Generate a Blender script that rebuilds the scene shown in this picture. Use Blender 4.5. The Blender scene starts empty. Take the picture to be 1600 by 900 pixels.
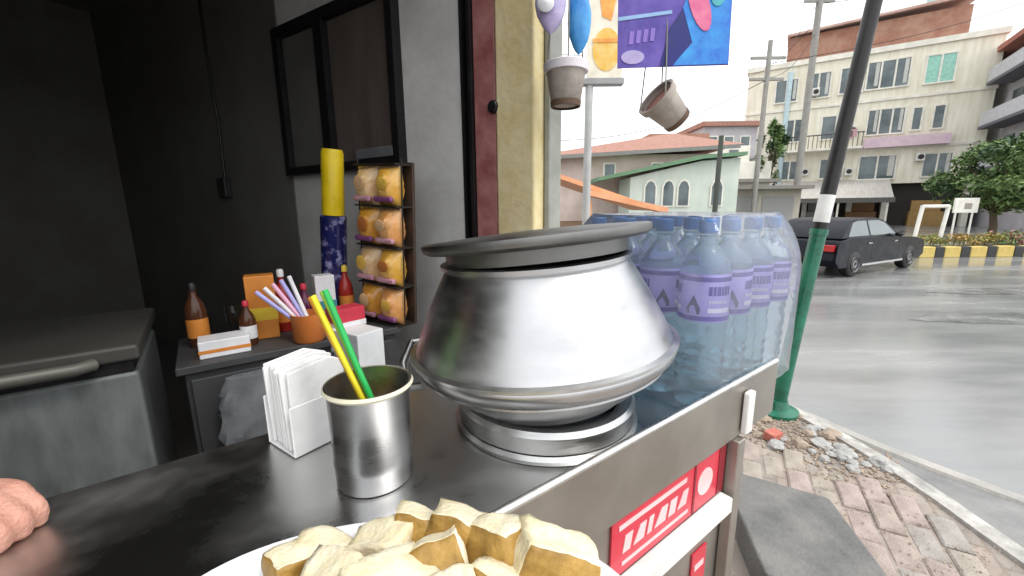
import bpy, math, random
from mathutils import Vector, Matrix, Euler, noise
random.seed(7)
R = math.radians
S = bpy.context.scene
COL = S.collection

# ------------------------------------------------------------------ camera, sky, sun, exposure
cam_d = bpy.data.cameras.new('camera'); cam = bpy.data.objects.new('camera', cam_d); COL.objects.link(cam)
cam_d.sensor_width = 36.0; cam_d.lens = 14.4; cam_d.clip_start = 0.02; cam_d.clip_end = 3000
cam.matrix_world = (Matrix.Translation((0, 0, 1.33)) @ Matrix.Rotation(R(90 - 11.2), 4, 'X') @ Matrix.Rotation(R(-0.6), 4, 'Z'))
S.camera = cam
SUN_EL, SUN_AZ = R(58), R(125)            # azimuth clockwise from +Y: high, over the road to the right
wd = bpy.data.worlds.new('World'); S.world = wd; wd.use_nodes = True
nt = wd.node_tree; nt.nodes.clear()
sky = nt.nodes.new('ShaderNodeTexSky'); sky.sky_type = 'NISHITA'; sky.sun_disc = False
sky.sun_elevation = SUN_EL; sky.sun_rotation = SUN_AZ; sky.air_density = 1.0; sky.dust_density = 4.0; sky.ozone_density = 1.0
hsv = nt.nodes.new('ShaderNodeHueSaturation'); hsv.inputs['Saturation'].default_value = 0.28
cmix = nt.nodes.new('ShaderNodeMixRGB'); cmix.inputs[2].default_value = (9.4, 9.6, 9.8, 1)
tc = nt.nodes.new('ShaderNodeTexCoord'); nz = nt.nodes.new('ShaderNodeTexNoise'); nz.inputs['Scale'].default_value = 2.2; nz.inputs['Detail'].default_value = 6
rp = nt.nodes.new('ShaderNodeMapRange'); rp.inputs[1].default_value = 0.3; rp.inputs[2].default_value = 0.7; rp.inputs[3].default_value = 0.55; rp.inputs[4].default_value = 0.95
bg = nt.nodes.new('ShaderNodeBackground'); bg.inputs['Strength'].default_value = 0.13
wo = nt.nodes.new('ShaderNodeOutputWorld')
for a, b in ((sky.outputs[0], hsv.inputs['Color']), (hsv.outputs[0], cmix.inputs[1]), (tc.outputs['Generated'], nz.inputs['Vector']),
             (nz.outputs['Fac'], rp.inputs[0]), (rp.outputs[0], cmix.inputs[0]), (cmix.outputs[0], bg.inputs[0]), (bg.outputs[0], wo.inputs[0])):
    nt.links.new(a, b)
sun_d = bpy.data.lights.new('sun', 'SUN'); sun_d.energy = 0.8; sun_d.angle = R(14); sun_d.color = (1.0, 0.96, 0.9)
sun = bpy.data.objects.new('sun', sun_d); COL.objects.link(sun)
sd = Vector((math.sin(SUN_AZ) * math.cos(SUN_EL), math.cos(SUN_AZ) * math.cos(SUN_EL), math.sin(SUN_EL)))
sun.rotation_euler = sd.to_track_quat('Z', 'Y').to_euler()
S.view_settings.view_transform = 'Standard'; S.view_settings.look = 'None'; S.view_settings.gamma = 1.0
S.view_settings.use_curve_mapping = False; S.view_settings.exposure = 0.78
cy = S.cycles
cy.max_bounces = 12; cy.transmission_bounces = 10; cy.transparent_max_bounces = 16; cy.glossy_bounces = 5; cy.diffuse_bounces = 5
cy.use_denoising = True; cy.blur_glossy = 0.6; cy.sample_clamp_indirect = 6.0

# ------------------------------------------------------------------ materials
MATS = {}
def mat(name, col, rough=0.7, metal=0.0, var=0.12, scale=6.0, bump=0.0, bscale=40.0, col2=None, stretch=(1, 1, 1), trans=0.0, ior=1.45, coat=0.0, rvar=0.1, alpha=1.0, sss=0.0, spec=0.5, lo=0.35, hi=0.65):
    if name in MATS: return MATS[name]
    m = bpy.data.materials.new(name); m.use_nodes = True; n = m.node_tree.nodes; l = m.node_tree.links
    bs = n['Principled BSDF']
    t = n.new('ShaderNodeTexCoord'); mp = n.new('ShaderNodeMapping'); mp.inputs['Scale'].default_value = stretch
    l.new(t.outputs['Object'], mp.inputs['Vector'])
    no = n.new('ShaderNodeTexNoise'); no.inputs['Scale'].default_value = scale; no.inputs['Detail'].default_value = 7; no.inputs['Roughness'].default_value = 0.62
    l.new(mp.outputs[0], no.inputs['Vector'])
    mr = n.new('ShaderNodeMapRange'); mr.inputs[1].default_value = lo; mr.inputs[2].default_value = hi
    l.new(no.outputs['Fac'], mr.inputs[0])
    mx = n.new('ShaderNodeMixRGB')
    c2 = col2 if col2 else tuple(min(1, c * (1 + var)) for c in col)
    c1 = col if col2 else tuple(c * (1 - var) for c in col)
    mx.inputs[1].default_value = (*c1, 1); mx.inputs[2].default_value = (*c2, 1)
    l.new(mr.outputs[0], mx.inputs[0]); l.new(mx.outputs[0], bs.inputs['Base Color'])
    m2 = n.new('ShaderNodeMapRange'); m2.inputs[3].default_value = max(0.02, rough - rvar); m2.inputs[4].default_value = min(1, rough + rvar)
    l.new(mr.outputs[0], m2.inputs[0]); l.new(m2.outputs[0], bs.inputs['Roughness'])
    bs.inputs['Metallic'].default_value = metal; bs.inputs['IOR'].default_value = ior
    bs.inputs['Transmission Weight'].default_value = trans; bs.inputs['Coat Weight'].default_value = coat; bs.inputs['Alpha'].default_value = alpha
    bs.inputs['Specular IOR Level'].default_value = spec
    if sss: bs.inputs['Subsurface Weight'].default_value = sss; bs.inputs['Subsurface Radius'].default_value = (0.012, 0.005, 0.003); bs.inputs['Subsurface Scale'].default_value = 1.0
    if bump:
        nb = n.new('ShaderNodeTexNoise'); nb.inputs['Scale'].default_value = bscale; nb.inputs['Detail'].default_value = 5
        l.new(mp.outputs[0], nb.inputs['Vector'])
        bp = n.new('ShaderNodeBump'); bp.inputs['Strength'].default_value = bump; bp.inputs['Distance'].default_value = 0.01
        l.new(nb.outputs['Fac'], bp.inputs['Height']); l.new(bp.outputs[0], bs.inputs['Normal'])
    MATS[name] = m
    return m

def film_mat():
    m = bpy.data.materials.new('shrink film'); m.use_nodes = True; n = m.node_tree.nodes; l = m.node_tree.links
    n.clear(); o = n.new('ShaderNodeOutputMaterial'); tr = n.new('ShaderNodeBsdfTransparent'); tr.inputs[0].default_value = (0.95, 0.97, 1, 1)
    gl = n.new('ShaderNodeBsdfGlossy'); gl.inputs['Roughness'].default_value = 0.12
    df = n.new('ShaderNodeBsdfTranslucent'); df.inputs[0].default_value = (0.9, 0.93, 1, 1)
    t = n.new('ShaderNodeTexCoord'); no = n.new('ShaderNodeTexNoise'); no.inputs['Scale'].default_value = 14; no.inputs['Detail'].default_value = 5
    l.new(t.outputs['Object'], no.inputs['Vector'])
    bp = n.new('ShaderNodeBump'); bp.inputs['Strength'].default_value = 0.5; bp.inputs['Distance'].default_value = 0.02
    l.new(no.outputs['Fac'], bp.inputs['Height']); l.new(bp.outputs[0], gl.inputs['Normal'])
    lw = n.new('ShaderNodeFresnel'); lw.inputs['IOR'].default_value = 1.4; l.new(bp.outputs[0], lw.inputs['Normal'])
    m1 = n.new('ShaderNodeMixShader'); m1.inputs[0].default_value = 0.14
    l.new(tr.outputs[0], m1.inputs[1]); l.new(df.outputs[0], m1.inputs[2])
    m2 = n.new('ShaderNodeMixShader'); l.new(lw.outputs[0], m2.inputs[0]); l.new(m1.outputs[0], m2.inputs[1]); l.new(gl.outputs[0], m2.inputs[2])
    wd_ = n.new('ShaderNodeBsdfDiffuse'); wd_.inputs[0].default_value = (0.85, 0.90, 0.97, 1); m3 = n.new('ShaderNodeMixShader'); m3.inputs[0].default_value = 0.10
    l.new(m2.outputs[0], m3.inputs[1]); l.new(wd_.outputs[0], m3.inputs[2]); l.new(m3.outputs[0], o.inputs[0])
    return m

# ------------------------------------------------------------------ mesh helpers: each returns (verts, faces)
def box(x0, x1, y0, y1, z0, z1):
    v = [(x0, y0, z0), (x1, y0, z0), (x1, y1, z0), (x0, y1, z0), (x0, y0, z1), (x1, y0, z1), (x1, y1, z1), (x0, y1, z1)]
    return v, [(0, 3, 2, 1), (4, 5, 6, 7), (0, 1, 5, 4), (1, 2, 6, 5), (2, 3, 7, 6), (3, 0, 4, 7)]
def cat(*parts):
    v, f = [], []
    for pv, pf in parts:
        o = len(v); v += list(pv); f += [tuple(i + o for i in q) for q in pf]
    return v, f
def prism(poly, z0, z1):
    n = len(poly); v = [(x, y, z0) for x, y in poly] + [(x, y, z1) for x, y in poly]
    return v, [tuple(range(n - 1, -1, -1)), tuple(range(n, 2 * n))] + [(i, (i + 1) % n, n + (i + 1) % n, n + i) for i in range(n)]
def prism_y(poly, y0, y1):                     # poly in (x, z)
    n = len(poly); v = [(x, y0, z) for x, z in poly] + [(x, y1, z) for x, z in poly]
    return v, [tuple(range(n)), tuple(range(2 * n - 1, n - 1, -1))] + [(i, n + i, n + (i + 1) % n, (i + 1) % n) for i in range(n)]
def lathe(prof, n=48, cap0=True, cap1=True):
    v, f = [], []
    for r, z in prof:
        for k in range(n):
            a = 2 * math.pi * k / n; v.append((r * math.cos(a), r * math.sin(a), z))
    for i in range(len(prof) - 1):
        for k in range(n):
            f.append((i * n + k, i * n + (k + 1) % n, (i + 1) * n + (k + 1) % n, (i + 1) * n + k))
    if cap0: f.append(tuple(range(n - 1, -1, -1)))
    if cap1: f.append(tuple((len(prof) - 1) * n + k for k in range(n)))
    return v, f
def tube(pts, rad, n=10):
    pts = [Vector(p) for p in pts]; rad = rad if isinstance(rad, (list, tuple)) else [rad] * len(pts)
    v, f = [], []
    up = Vector((0.13, 0.21, 1)).normalized()
    for i, p in enumerate(pts):
        d = (pts[min(i + 1, len(pts) - 1)] - pts[max(i - 1, 0)]).normalized()
        if abs(d.dot(up)) > 0.95: u = Vector((1, 0, 0)).cross(d).normalized()
        else: u = up.cross(d).normalized()
        w = d.cross(u)
        for k in range(n):
            a = 2 * math.pi * k / n; v.append(tuple(p + (u * math.cos(a) + w * math.sin(a)) * rad[i]))
    for i in range(len(pts) - 1):
        for k in range(n): f.append((i * n + k, i * n + (k + 1) % n, (i + 1) * n + (k + 1) % n, (i + 1) * n + k))
    f.append(tuple(range(n - 1, -1, -1))); f.append(tuple((len(pts) - 1) * n + k for k in range(n)))
    return v, f
def ribbon(p, q):                              # a flat sheet between two polylines
    n = len(p); v = list(p) + list(q)
    return v, [(i, i + 1, n + i + 1, n + i) for i in range(n - 1)]
def mk(name, vf, material, parent=None, loc=(0, 0, 0), rot=(0, 0, 0), smooth=False, bevel=0.0, seg=2, fmat=None, subsurf=0):
    me = bpy.data.meshes.new(name); me.from_pydata([tuple(c) for c in vf[0]], [], vf[1]); me.update()
    ms = material if isinstance(material, (list, tuple)) else [material]
    for m in ms: me.materials.append(m)
    if fmat:
        for p in me.polygons: p.material_index = fmat(p)
    if smooth:
        for p in me.polygons: p.use_smooth = True
    o = bpy.data.objects.new(name, me); COL.objects.link(o)
    o.location = loc; o.rotation_euler = rot
    if parent: o.parent = parent
    if bevel:
        b = o.modifiers.new('bevel', 'BEVEL'); b.width = bevel; b.segments = seg; b.limit_method = 'ANGLE'; b.angle_limit = R(35)
        for p in me.polygons: p.use_smooth = True
        b.harden_normals = True
    if subsurf:
        s = o.modifiers.new('sub', 'SUBSURF'); s.levels = s.render_levels = subsurf
    if smooth and not subsurf and not bevel:
        try: me.set_sharp_from_angle(angle=R(40))
        except Exception: pass
    return o
def tag(o, label, cat_, group=None):
    o['label'] = label; o['category'] = cat_
    if group: o['group'] = group
    return o
def struct(o): o['kind'] = 'structure'; return o
def empty(name, loc=(0, 0, 0), rz=0.0, rx=0.0, ry=0.0):
    o = bpy.data.objects.new(name, None); COL.objects.link(o); o.location = loc; o.rotation_euler = (rx, ry, rz); o.empty_display_size = 0.1
    return o
def dup(o, parent=None):
    c = o.copy(); COL.objects.link(c); c.parent = parent
    for ch in list(o.children): dup(ch, c)
    return c
def sweep(pts, sect):                          # pts: list of (x, y); sect: list of (offset to the right, z)
    v, f = [], []; m = len(sect)
    for i, p in enumerate(pts):
        a = Vector(pts[max(i - 1, 0)]); b = Vector(pts[min(i + 1, len(pts) - 1)]); d = (b - a).normalized(); nx = Vector((d.y, -d.x))
        for off, z in sect: q = Vector(p) + nx * off; v.append((q.x, q.y, z))
    for i in range(len(pts) - 1):
        for k in range(m): f.append((i * m + k, i * m + (k + 1) % m, (i + 1) * m + (k + 1) % m, (i + 1) * m + k))
    f.append(tuple(range(m))); f.append(tuple(range(len(v) - 1, len(v) - m - 1, -1)))
    return v, f
def smoothline(pts, k=5):
    out = []
    n = len(pts)
    for i in range(n - 1):
        p0, p1, p2, p3 = (Vector(pts[max(0, i - 1)]), Vector(pts[i]), Vector(pts[i + 1]), Vector(pts[min(n - 1, i + 2)]))
        for j in range(k):
            t = j / k
            q = 0.5 * ((2 * p1) + (p2 - p0) * t + (2 * p0 - 5 * p1 + 4 * p2 - p3) * t * t + (3 * p1 - p0 - 3 * p2 + p3) * t ** 3)
            out.append(tuple(q))
    out.append(tuple(pts[-1])); return out

# cart axes (a: along the counter, b: towards the shop) and shop axes (s: into the shop along its side wall, n: along the front)
CART = R(37); SHOP = R(147)
def ab(a, b, z=0.0): return (a * math.cos(CART) - b * math.sin(CART), a * math.sin(CART) + b * math.cos(CART), z)
P0 = (0.1, 1.7)
def sn(s, n, z=0.0): return (P0[0] + s * math.cos(SHOP) - n * math.sin(SHOP), P0[1] + s * math.sin(SHOP) + n * math.cos(SHOP), z)

# ------------------------------------------------------------------ ground, road, sidewalk
ROADZ = -0.12
m_asph = mat('wet asphalt', (0.19, 0.195, 0.195), 0.17, var=0.5, scale=0.9, bump=0.06, bscale=90, stretch=(0.35, 1.6, 1), rvar=0.14, col2=(0.29, 0.29, 0.282), spec=0.8)
m_conc = mat('worn concrete', (0.30, 0.29, 0.27), 0.75, var=0.3, scale=5, bump=0.5, bscale=60, col2=(0.42, 0.40, 0.37))
m_conc_l = mat('pale concrete', (0.27, 0.26, 0.24), 0.75, scale=11, bump=0.6, bscale=60, col2=(0.52, 0.50, 0.47))
m_gut = mat('damp gutter concrete', (0.13, 0.13, 0.128), 0.35, scale=3, bump=0.35, bscale=50, col2=(0.26, 0.255, 0.25), rvar=0.15)
m_dirt = mat('sandy joint dirt', (0.20, 0.165, 0.125), 0.95, scale=18, bump=0.8, bscale=140, col2=(0.34, 0.28, 0.22))
struct(mk('ground', ([(-900, -900, -0.16), (900, -900, -0.16), (900, 900, -0.16), (-900, 900, -0.16)], [(0, 1, 2, 3)]), mat('earth ground', (0.12, 0.11, 0.095), 0.9, scale=0.4, col2=(0.2, 0.19, 0.16))))
struct(mk('road', ([(-60, -40, ROADZ), (60, -40, ROADZ), (60, 40, ROADZ), (-60, 40, ROADZ)], [(0, 1, 2, 3)]), m_asph))
def patch(cx, cy_, rx, ry, seed):
    return [(cx + rx * math.cos(t * 0.35) * (1 + 0.25 * noise.noise(Vector((math.cos(t * 0.35) * 1.5, math.sin(t * 0.35) * 1.5, seed)))), cy_ + ry * math.sin(t * 0.35) * (1 + 0.25 * noise.noise(Vector((math.cos(t * 0.35) * 1.5, math.sin(t * 0.35) * 1.5, seed + 5)))), ROADZ + 0.004) for t in range(18)]
m_pat = mat('patched asphalt', (0.15, 0.152, 0.152), 0.20, scale=3, bump=0.08, bscale=90, col2=(0.24, 0.24, 0.235), rvar=0.12)
for cx, cy_, rx, ry, sd_ in ((6.6, 5.0, 1.5, 0.25, 1), (8.9, 6.6, 2.0, 0.3, 2)):
    pt_ = patch(cx, cy_, rx, ry, sd_); struct(mk('road_patch', (pt_, [tuple(range(18))]), m_pat))
KERB = smoothline([(1.98, -8), (1.98, -2), (1.98, 0.5), (1.99, 1.36), (2.0, 1.7), (1.96, 2.15), (1.83, 2.66), (1.56, 3.2), (1.15, 3.8), (0.4, 4.8), (-1.2, 6.6), (-6, 12)], 4)
APR = smoothline([(3.6, -8), (3.6, -2), (3.2, 0.55), (2.75, 1.36), (2.5, 1.72), (2.2, 2.2), (1.96, 2.74), (1.68, 3.28), (1.26, 3.9), (0.5, 4.9), (-1.1, 6.7), (-5.9, 12.1)], 4)
gut = mk('gutter', ribbon([(x, y, ROADZ + 0.006) for x, y in KERB], [(x, y, ROADZ + 0.022) for x, y in APR]), m_gut); struct(gut)
kerb = struct(mk('kerb', sweep(KERB, [(-0.09, -0.14), (0.0, -0.14), (0.015, -0.02), (-0.004, 0.004), (-0.09, 0.006)]), m_conc_l))
lip = struct(mk('gutter_lip', sweep(APR, [(-0.05, -0.14), (0.05, -0.14), (0.05, ROADZ + 0.02), (0.03, ROADZ + 0.032), (-0.04, ROADZ + 0.034), (-0.05, ROADZ + 0.02)]), m_conc))
walk_poly = [(x - 0.085, y) for x, y in KERB] + [(-12, 12), (-12, -8)]
def far_paving():
    m = bpy.data.materials.new('far paving'); m.use_nodes = True; n = m.node_tree.nodes; l = m.node_tree.links; bs = n['Principled BSDF']
    t = n.new('ShaderNodeTexCoord'); mp = n.new('ShaderNodeMapping'); mp.inputs['Rotation'].default_value = (0, 0, R(-62)); l.new(t.outputs['Object'], mp.inputs['Vector'])
    b = n.new('ShaderNodeTexBrick'); b.inputs['Scale'].default_value = 1.0; b.inputs['Brick Width'].default_value = 0.2; b.inputs['Row Height'].default_value = 0.1; b.inputs['Mortar Size'].default_value = 0.006
    b.inputs['Color1'].default_value = (0.33, 0.26, 0.22, 1); b.inputs['Color2'].default_value = (0.28, 0.25, 0.22, 1); b.inputs['Mortar'].default_value = (0.24, 0.20, 0.165, 1)
    no = n.new('ShaderNodeTexNoise'); no.inputs['Scale'].default_value = 6; no.inputs['Detail'].default_value = 8; l.new(t.outputs['Object'], no.inputs['Vector'])
    mx = n.new('ShaderNodeMixRGB'); mx.blend_type = 'OVERLAY'; mx.inputs[0].default_value = 0.7
    l.new(mp.outputs[0], b.inputs['Vector']); l.new(b.outputs['Color'], mx.inputs[1]); l.new(no.outputs['Fac'], mx.inputs[2]); l.new(mx.outputs[0], bs.inputs['Base Color'])
    bp_ = n.new('ShaderNodeBump'); bp_.inputs['Strength'].default_value = 0.6; bp_.inputs['Distance'].default_value = 0.01; bp_.invert = True; l.new(b.outputs['Fac'], bp_.inputs['Height']); l.new(bp_.outputs[0], bs.inputs['Normal']); bs.inputs['Roughness'].default_value = 0.7
    return m
walk = struct(mk('sidewalk', prism(walk_poly, -0.14, -0.012), far_paving()))
pv_cols = [((0.27, 0.215, 0.185), (0.42, 0.345, 0.305)), ((0.28, 0.24, 0.20), (0.42, 0.37, 0.31)), ((0.26, 0.235, 0.21), (0.39, 0.36, 0.33)), ((0.29, 0.225, 0.20), (0.44, 0.36, 0.33))]
pv_mats = [mat('paver tone %d' % i, a, 0.6, scale=9, bump=0.7, bscale=120, col2=b, rvar=0.2) for i, (a, b) in enumerate(pv_cols)]
pv_mesh = []
for m in pv_mats:
    v, f = box(-0.096, 0.096, -0.046, 0.046, -0.05, 0.0)
    o = mk('paver', v and (v, f), m, None); o.data.materials[0] = m
    import bmesh
    bm = bmesh.new(); bm.from_mesh(o.data); bmesh.ops.bevel(bm, geom=[e for e in bm.edges if all(vv.co.z > -0.01 for vv in e.verts)], offset=0.007, segments=1, affect='EDGES'); bm.to_mesh(o.data); bm.free()
    pv_mesh.append(o.data); bpy.data.objects.remove(o)
def kerb_x(y):
    best = None
    for (x0, y0), (x1, y1) in zip(KERB[:-1], KERB[1:]):
        if y0 <= y <= y1: return x0 + (x1 - x0) * (y - y0) / (y1 - y0)
    return 1.98
SLAB = [(0.97, 1.74), (1.33, 1.52), (1.20, 0.96), (0.84, 1.16)]
def inpoly(x, y, poly):
    c = False; n = len(poly)
    for i in range(n):
        (x1, y1), (x2, y2) = poly[i], poly[(i + 1) % n]
        if (y1 > y) != (y2 > y) and x < (x2 - x1) * (y - y1) / (y2 - y1) + x1: c = not c
    return c
cnt = 0; ang = R(62)
for i in range(-26, 30):
    for j in range(-26, 26):
        lx = (i + (0.5 if j % 2 else 0)) * 0.2; ly = j * 0.1
        x = 1.3 + lx * math.cos(ang) - ly * math.sin(ang); y = 1.6 + lx * math.sin(ang) + ly * math.cos(ang)
        if not (0.15 < y < 3.0) or x > kerb_x(y) - 0.2 or x < 0.95 - 0.0 * y: continue
        if inpoly(x, y, SLAB): continue
        if math.hypot(x - 1.62, y - 2.32) < 0.27 or (math.hypot((x - 1.72) / 1.3, y - 1.98) < 0.17): continue    # lifted pavers, rubble
        if cnt >= 290 or random.random() < 0.02: continue
        cnt += 1
        o = bpy.data.objects.new('paver', random.choice(pv_mesh)); COL.objects.link(o); o.parent = walk
        o.location = (x, y, random.uniform(-0.010, 0.003)); o.rotation_euler = (random.gauss(0, 0.014), random.gauss(0, 0.014), ang + random.gauss(0, 0.015))
# raised concrete slab on the pavement
tag(mk('concrete_slab', prism(SLAB, -0.02, 0.115), mat('slab concrete', (0.11, 0.11, 0.105), 0.7, scale=6, bump=0.6, bscale=60, col2=(0.20, 0.195, 0.185)), bevel=0.012), 'raised grey concrete slab on the pavement beside the food cart', 'slab')
# rubble round the pole foot
def rock_vf(r, seed, n1=7, n2=5, flat=0.6):
    v, f = [], []
    for i in range(1, n2):
        for k in range(n1):
            th = math.pi * i / n2; ph = 2 * math.pi * k / n1
            d = Vector((math.sin(th) * math.cos(ph), math.sin(th) * math.sin(ph), math.cos(th)))
            q = d * r * (1 + 0.45 * noise.noise(d * 1.7 + Vector((seed * 3.1, seed, 0)))); v.append((q.x, q.y, q.z * flat))
    a = len(v); v += [(0, 0, r * flat), (0, 0, -r * flat)]
    for k in range(n1): f.append((a, k, (k + 1) % n1)); f.append((a + 1, (n2 - 2) * n1 + (k + 1) % n1, (n2 - 2) * n1 + k))
    for i in range(n2 - 2):
        for k in range(n1): f.append((i * n1 + k, (i + 1) * n1 + k, (i + 1) * n1 + (k + 1) % n1, i * n1 + (k + 1) % n1))
    return v, f
m_rub = [mat('rubble brown', (0.26, 0.20, 0.15), 0.9, scale=25, bump=0.6, col2=(0.4, 0.33, 0.26)), mat('rubble grey', (0.28, 0.28, 0.27), 0.85, scale=25, bump=0.6, col2=(0.44, 0.43, 0.41))]
for i in range(34):
    near = i < 20
    cx, cyy = (1.64, 2.26) if near else (1.74, 1.97)
    a = random.uniform(0, 6.28); d = random.uniform(0.09, 0.26) if near else random.uniform(0.02, 0.2)
    r = random.uniform(0.02, 0.05)
    o = mk('rubble_stone', rock_vf(r, i), m_rub[0 if (near and i % 3) else 1], None, (cx + d * math.cos(a), cyy + d * math.sin(a), r * 0.2 - 0.01), (0, 0, a))
    tag(o, 'small broken stone lying by the foot of the green pole' if near else 'grey broken stone in the patch where pavers are missing', 'stone', 'stones at the pole foot' if near else 'stones in the paver gap')
gv, gf = [], []
for i in range(1700):
    if i >= 900: y = random.uniform(0.9, 2.7); x = kerb_x(y) - 0.1 - abs(random.gauss(0, 0.35))
    elif i < 500: a = random.uniform(0, 6.28); d = 0.3 * math.sqrt(random.random()); x, y = 1.64 + d * math.cos(a), 2.26 + d * math.sin(a)
    else: a = random.uniform(0, 6.28); d = 0.24 * math.sqrt(random.random()); x, y = 1.74 + 1.2 * d * math.cos(a), 1.97 + d * math.sin(a)
    v, f = rock_vf(random.uniform(0.004, 0.012) if i < 900 else random.uniform(0.002, 0.006), i, 5, 3); o0 = len(gv)
    if i >= 900: v = [(p[0], p[1], p[2] + 0.008) for p in v]
    gv += [(x + p[0], y + p[1], p[2] - 0.008) for p in v]; gf += [tuple(k + o0 for k in q) for q in f]
g = mk('gravel', (gv, gf), m_rub[0]); g['kind'] = 'stuff'; g['label'] = 'loose brown gravel around the pole foot and paver gap'
tag(mk('brick', box(-0.05, 0.05, -0.03, 0.03, 0, 0.05), mat('red brick', (0.42, 0.11, 0.08), 0.85, scale=30, bump=0.5, col2=(0.5, 0.2, 0.15)), None, (1.50, 2.16, -0.008), (0.1, 0.05, 0.5), bevel=0.006), 'broken red brick at the foot of the green pole', 'brick')

# leaning pole: green below, black above
pole = empty('street_pole', (1.73, 2.49, -0.02))
lean = lambda z: (0.135 * z * 0.83, 0.006 * z, z)
m_grn = mat('green gloss paint', (0.012, 0.13, 0.075), 0.32, var=0.3, scale=9, bump=0.15, bscale=30, coat=0.2)
m_blk = mat('black gloss paint', (0.012, 0.011, 0.011), 0.4, var=0.3, scale=9, bump=0.15, bscale=30)
mk('lower_pole', tube([lean(z) for z in (0.0, 0.3, 0.7, 1.18)], [0.050, 0.046, 0.044, 0.043], 24), m_grn, pole, smooth=True)
mk('upper_pole', tube([lean(z) for z in (1.183, 1.8, 2.6, 3.6)], [0.040, 0.039, 0.038, 0.037], 24), m_blk, pole, smooth=True)
mk('collar', tube([lean(1.165), lean(1.2)], 0.048, 24), m_grn, pole, smooth=True)
mk('white_band', tube([lean(1.24), lean(1.40)], 0.0415, 24), mat('plain white band', (0.7, 0.7, 0.68), 0.7), pole, smooth=True)  # plain white band round the pole above the collar
mk('base_flange', lathe([(0.13, -0.01), (0.13, 0.03), (0.075, 0.045), (0.06, 0.10)], 24), m_grn, pole, smooth=True)
tag(pole, 'leaning street pole, green below and black above, between cart and road', 'pole')

# ------------------------------------------------------------------ shop: side wall, pilaster, room
m_plas = mat('grey plaster', (0.54, 0.53, 0.51), 0.85, scale=3.5, bump=0.3, bscale=18, col2=(0.70, 0.69, 0.67))
m_room = mat('shade-toned dark plaster', (0.135, 0.125, 0.108), 0.85, scale=2.0, bump=0.2, bscale=18, col2=(0.18, 0.175, 0.16))  # dark base colour stands in for the shade deep in the shop
m_yel = mat('yellow limewash', (0.64, 0.52, 0.25), 0.85, scale=7, bump=0.4, bscale=30, col2=(0.76, 0.67, 0.42))
m_red = mat('oxide red paint', (0.26, 0.085, 0.08), 0.55, scale=9, bump=0.2, bscale=40, col2=(0.42, 0.19, 0.18))
m_black = mat('black painted metal', (0.010, 0.009, 0.010), 0.45, scale=12)
m_gg = mat('grey green render', (0.25, 0.26, 0.23), 0.85, scale=5, bump=0.3, bscale=25, col2=(0.36, 0.37, 0.33))
shop = empty('shop_building', sn(0, 0), SHOP)
def sp(name, vf, m, **k): return mk(name, vf, m, shop, **k)
sp('side_wall', box(0.37, 1.735, -0.16, 0.0, -0.1, 3.2), m_plas)
sp('shade_toned_inner_wall', box(1.738, 4.9, -0.16, 0.006, -0.1, 3.2), m_room)  # side wall continued, its shade put into the colour beyond the board
sp('pilaster', box(0.0, 0.185, -0.16, 0.012, -0.1, 3.2), m_yel, bevel=0.012)
sp('pilaster_edge', box(-0.03, -0.003, -0.17, -0.06, -0.1, 3.2), m_gg, bevel=0.008)
dj = sp('door_frame', box(0.188, 0.30, -0.2, 0.004, -0.1, 3.2), m_red, bevel=0.006)
lk = mk('latch_hole', lathe([(0.026, 0), (0.026, 0.012), (0.02, 0.02)], 20), m_black, dj, (0.195, 0.004, 1.735), (R(-90), 0, 0), smooth=True)
sp('shutter_rail', cat(box(0.302, 0.318, -0.19, 0.02, -0.1, 3.2), box(0.352, 0.368, -0.19, 0.006, -0.1, 3.2), box(0.318, 0.352, -0.19, -0.05, -0.1, 3.2)), m_black)
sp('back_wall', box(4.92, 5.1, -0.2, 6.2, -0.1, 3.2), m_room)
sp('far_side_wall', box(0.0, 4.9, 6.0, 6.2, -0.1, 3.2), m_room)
sp('light_limiting_front_wall', box(0.0, 0.2, 2.60, 5.98, -0.1, 3.2), m_gg)  # unseen; added width narrows the opening so less light enters the room
sp('lintel', box(0.0, 0.2, 0.03, 2.59, 2.60, 3.2), m_gg)
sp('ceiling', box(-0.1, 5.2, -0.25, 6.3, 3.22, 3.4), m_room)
sp('floor', box(0.0, 4.9, 0.02, 5.98, -0.1, 0.006), mat('shop floor tile', (0.08, 0.075, 0.07), 0.5, scale=4))
sp('awning', cat(box(-0.28, -0.02, -0.2, 4.2, 2.96, 3.0), box(-0.28, -0.24, -0.2, 4.2, 2.88, 2.957)), mat('awning sheet', (0.2, 0.2, 0.21), 0.6, scale=4))
tag(shop, 'dim open fronted shop with yellow pilaster and grey side wall', 'building')

# black framed two-panel board on the side wall
fr = empty('framed_board', sn(0, 0), SHOP)
FZ0, FZ1, FS0, FS1 = 1.53, 2.34, 0.72, 1.72
m_brown = mat('brown board', (0.085, 0.066, 0.055), 0.7, scale=3, col2=(0.12, 0.098, 0.085), stretch=(4, 1, 0.5))
m_gry = mat('dull grey board', (0.10, 0.098, 0.088), 0.7, scale=3, col2=(0.14, 0.135, 0.12))
mk('frame', cat(box(FS0, FS1, 0.003, 0.055, FZ1 - 0.05, FZ1), box(FS0, FS1, 0.003, 0.055, FZ0, FZ0 + 0.045), box(FS0, FS0 + 0.045, 0.003, 0.054, FZ0 + 0.045, FZ1 - 0.05), box(FS1 - 0.05, FS1, 0.003, 0.054, FZ0 + 0.045, FZ1 - 0.05)), m_black, fr)
mk('mullion', box(1.24, 1.31, 0.003, 0.058, FZ0 + 0.047, FZ1 - 0.052), m_black, fr)
mk('panel', box(FS0 + 0.047, 1.238, 0.003, 0.018, FZ0 + 0.047, FZ1 - 0.052), m_brown, fr)
mk('panel', box(1.312, FS1 - 0.052, 0.003, 0.018, FZ0 + 0.047, FZ1 - 0.052), m_gry, fr)
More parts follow.
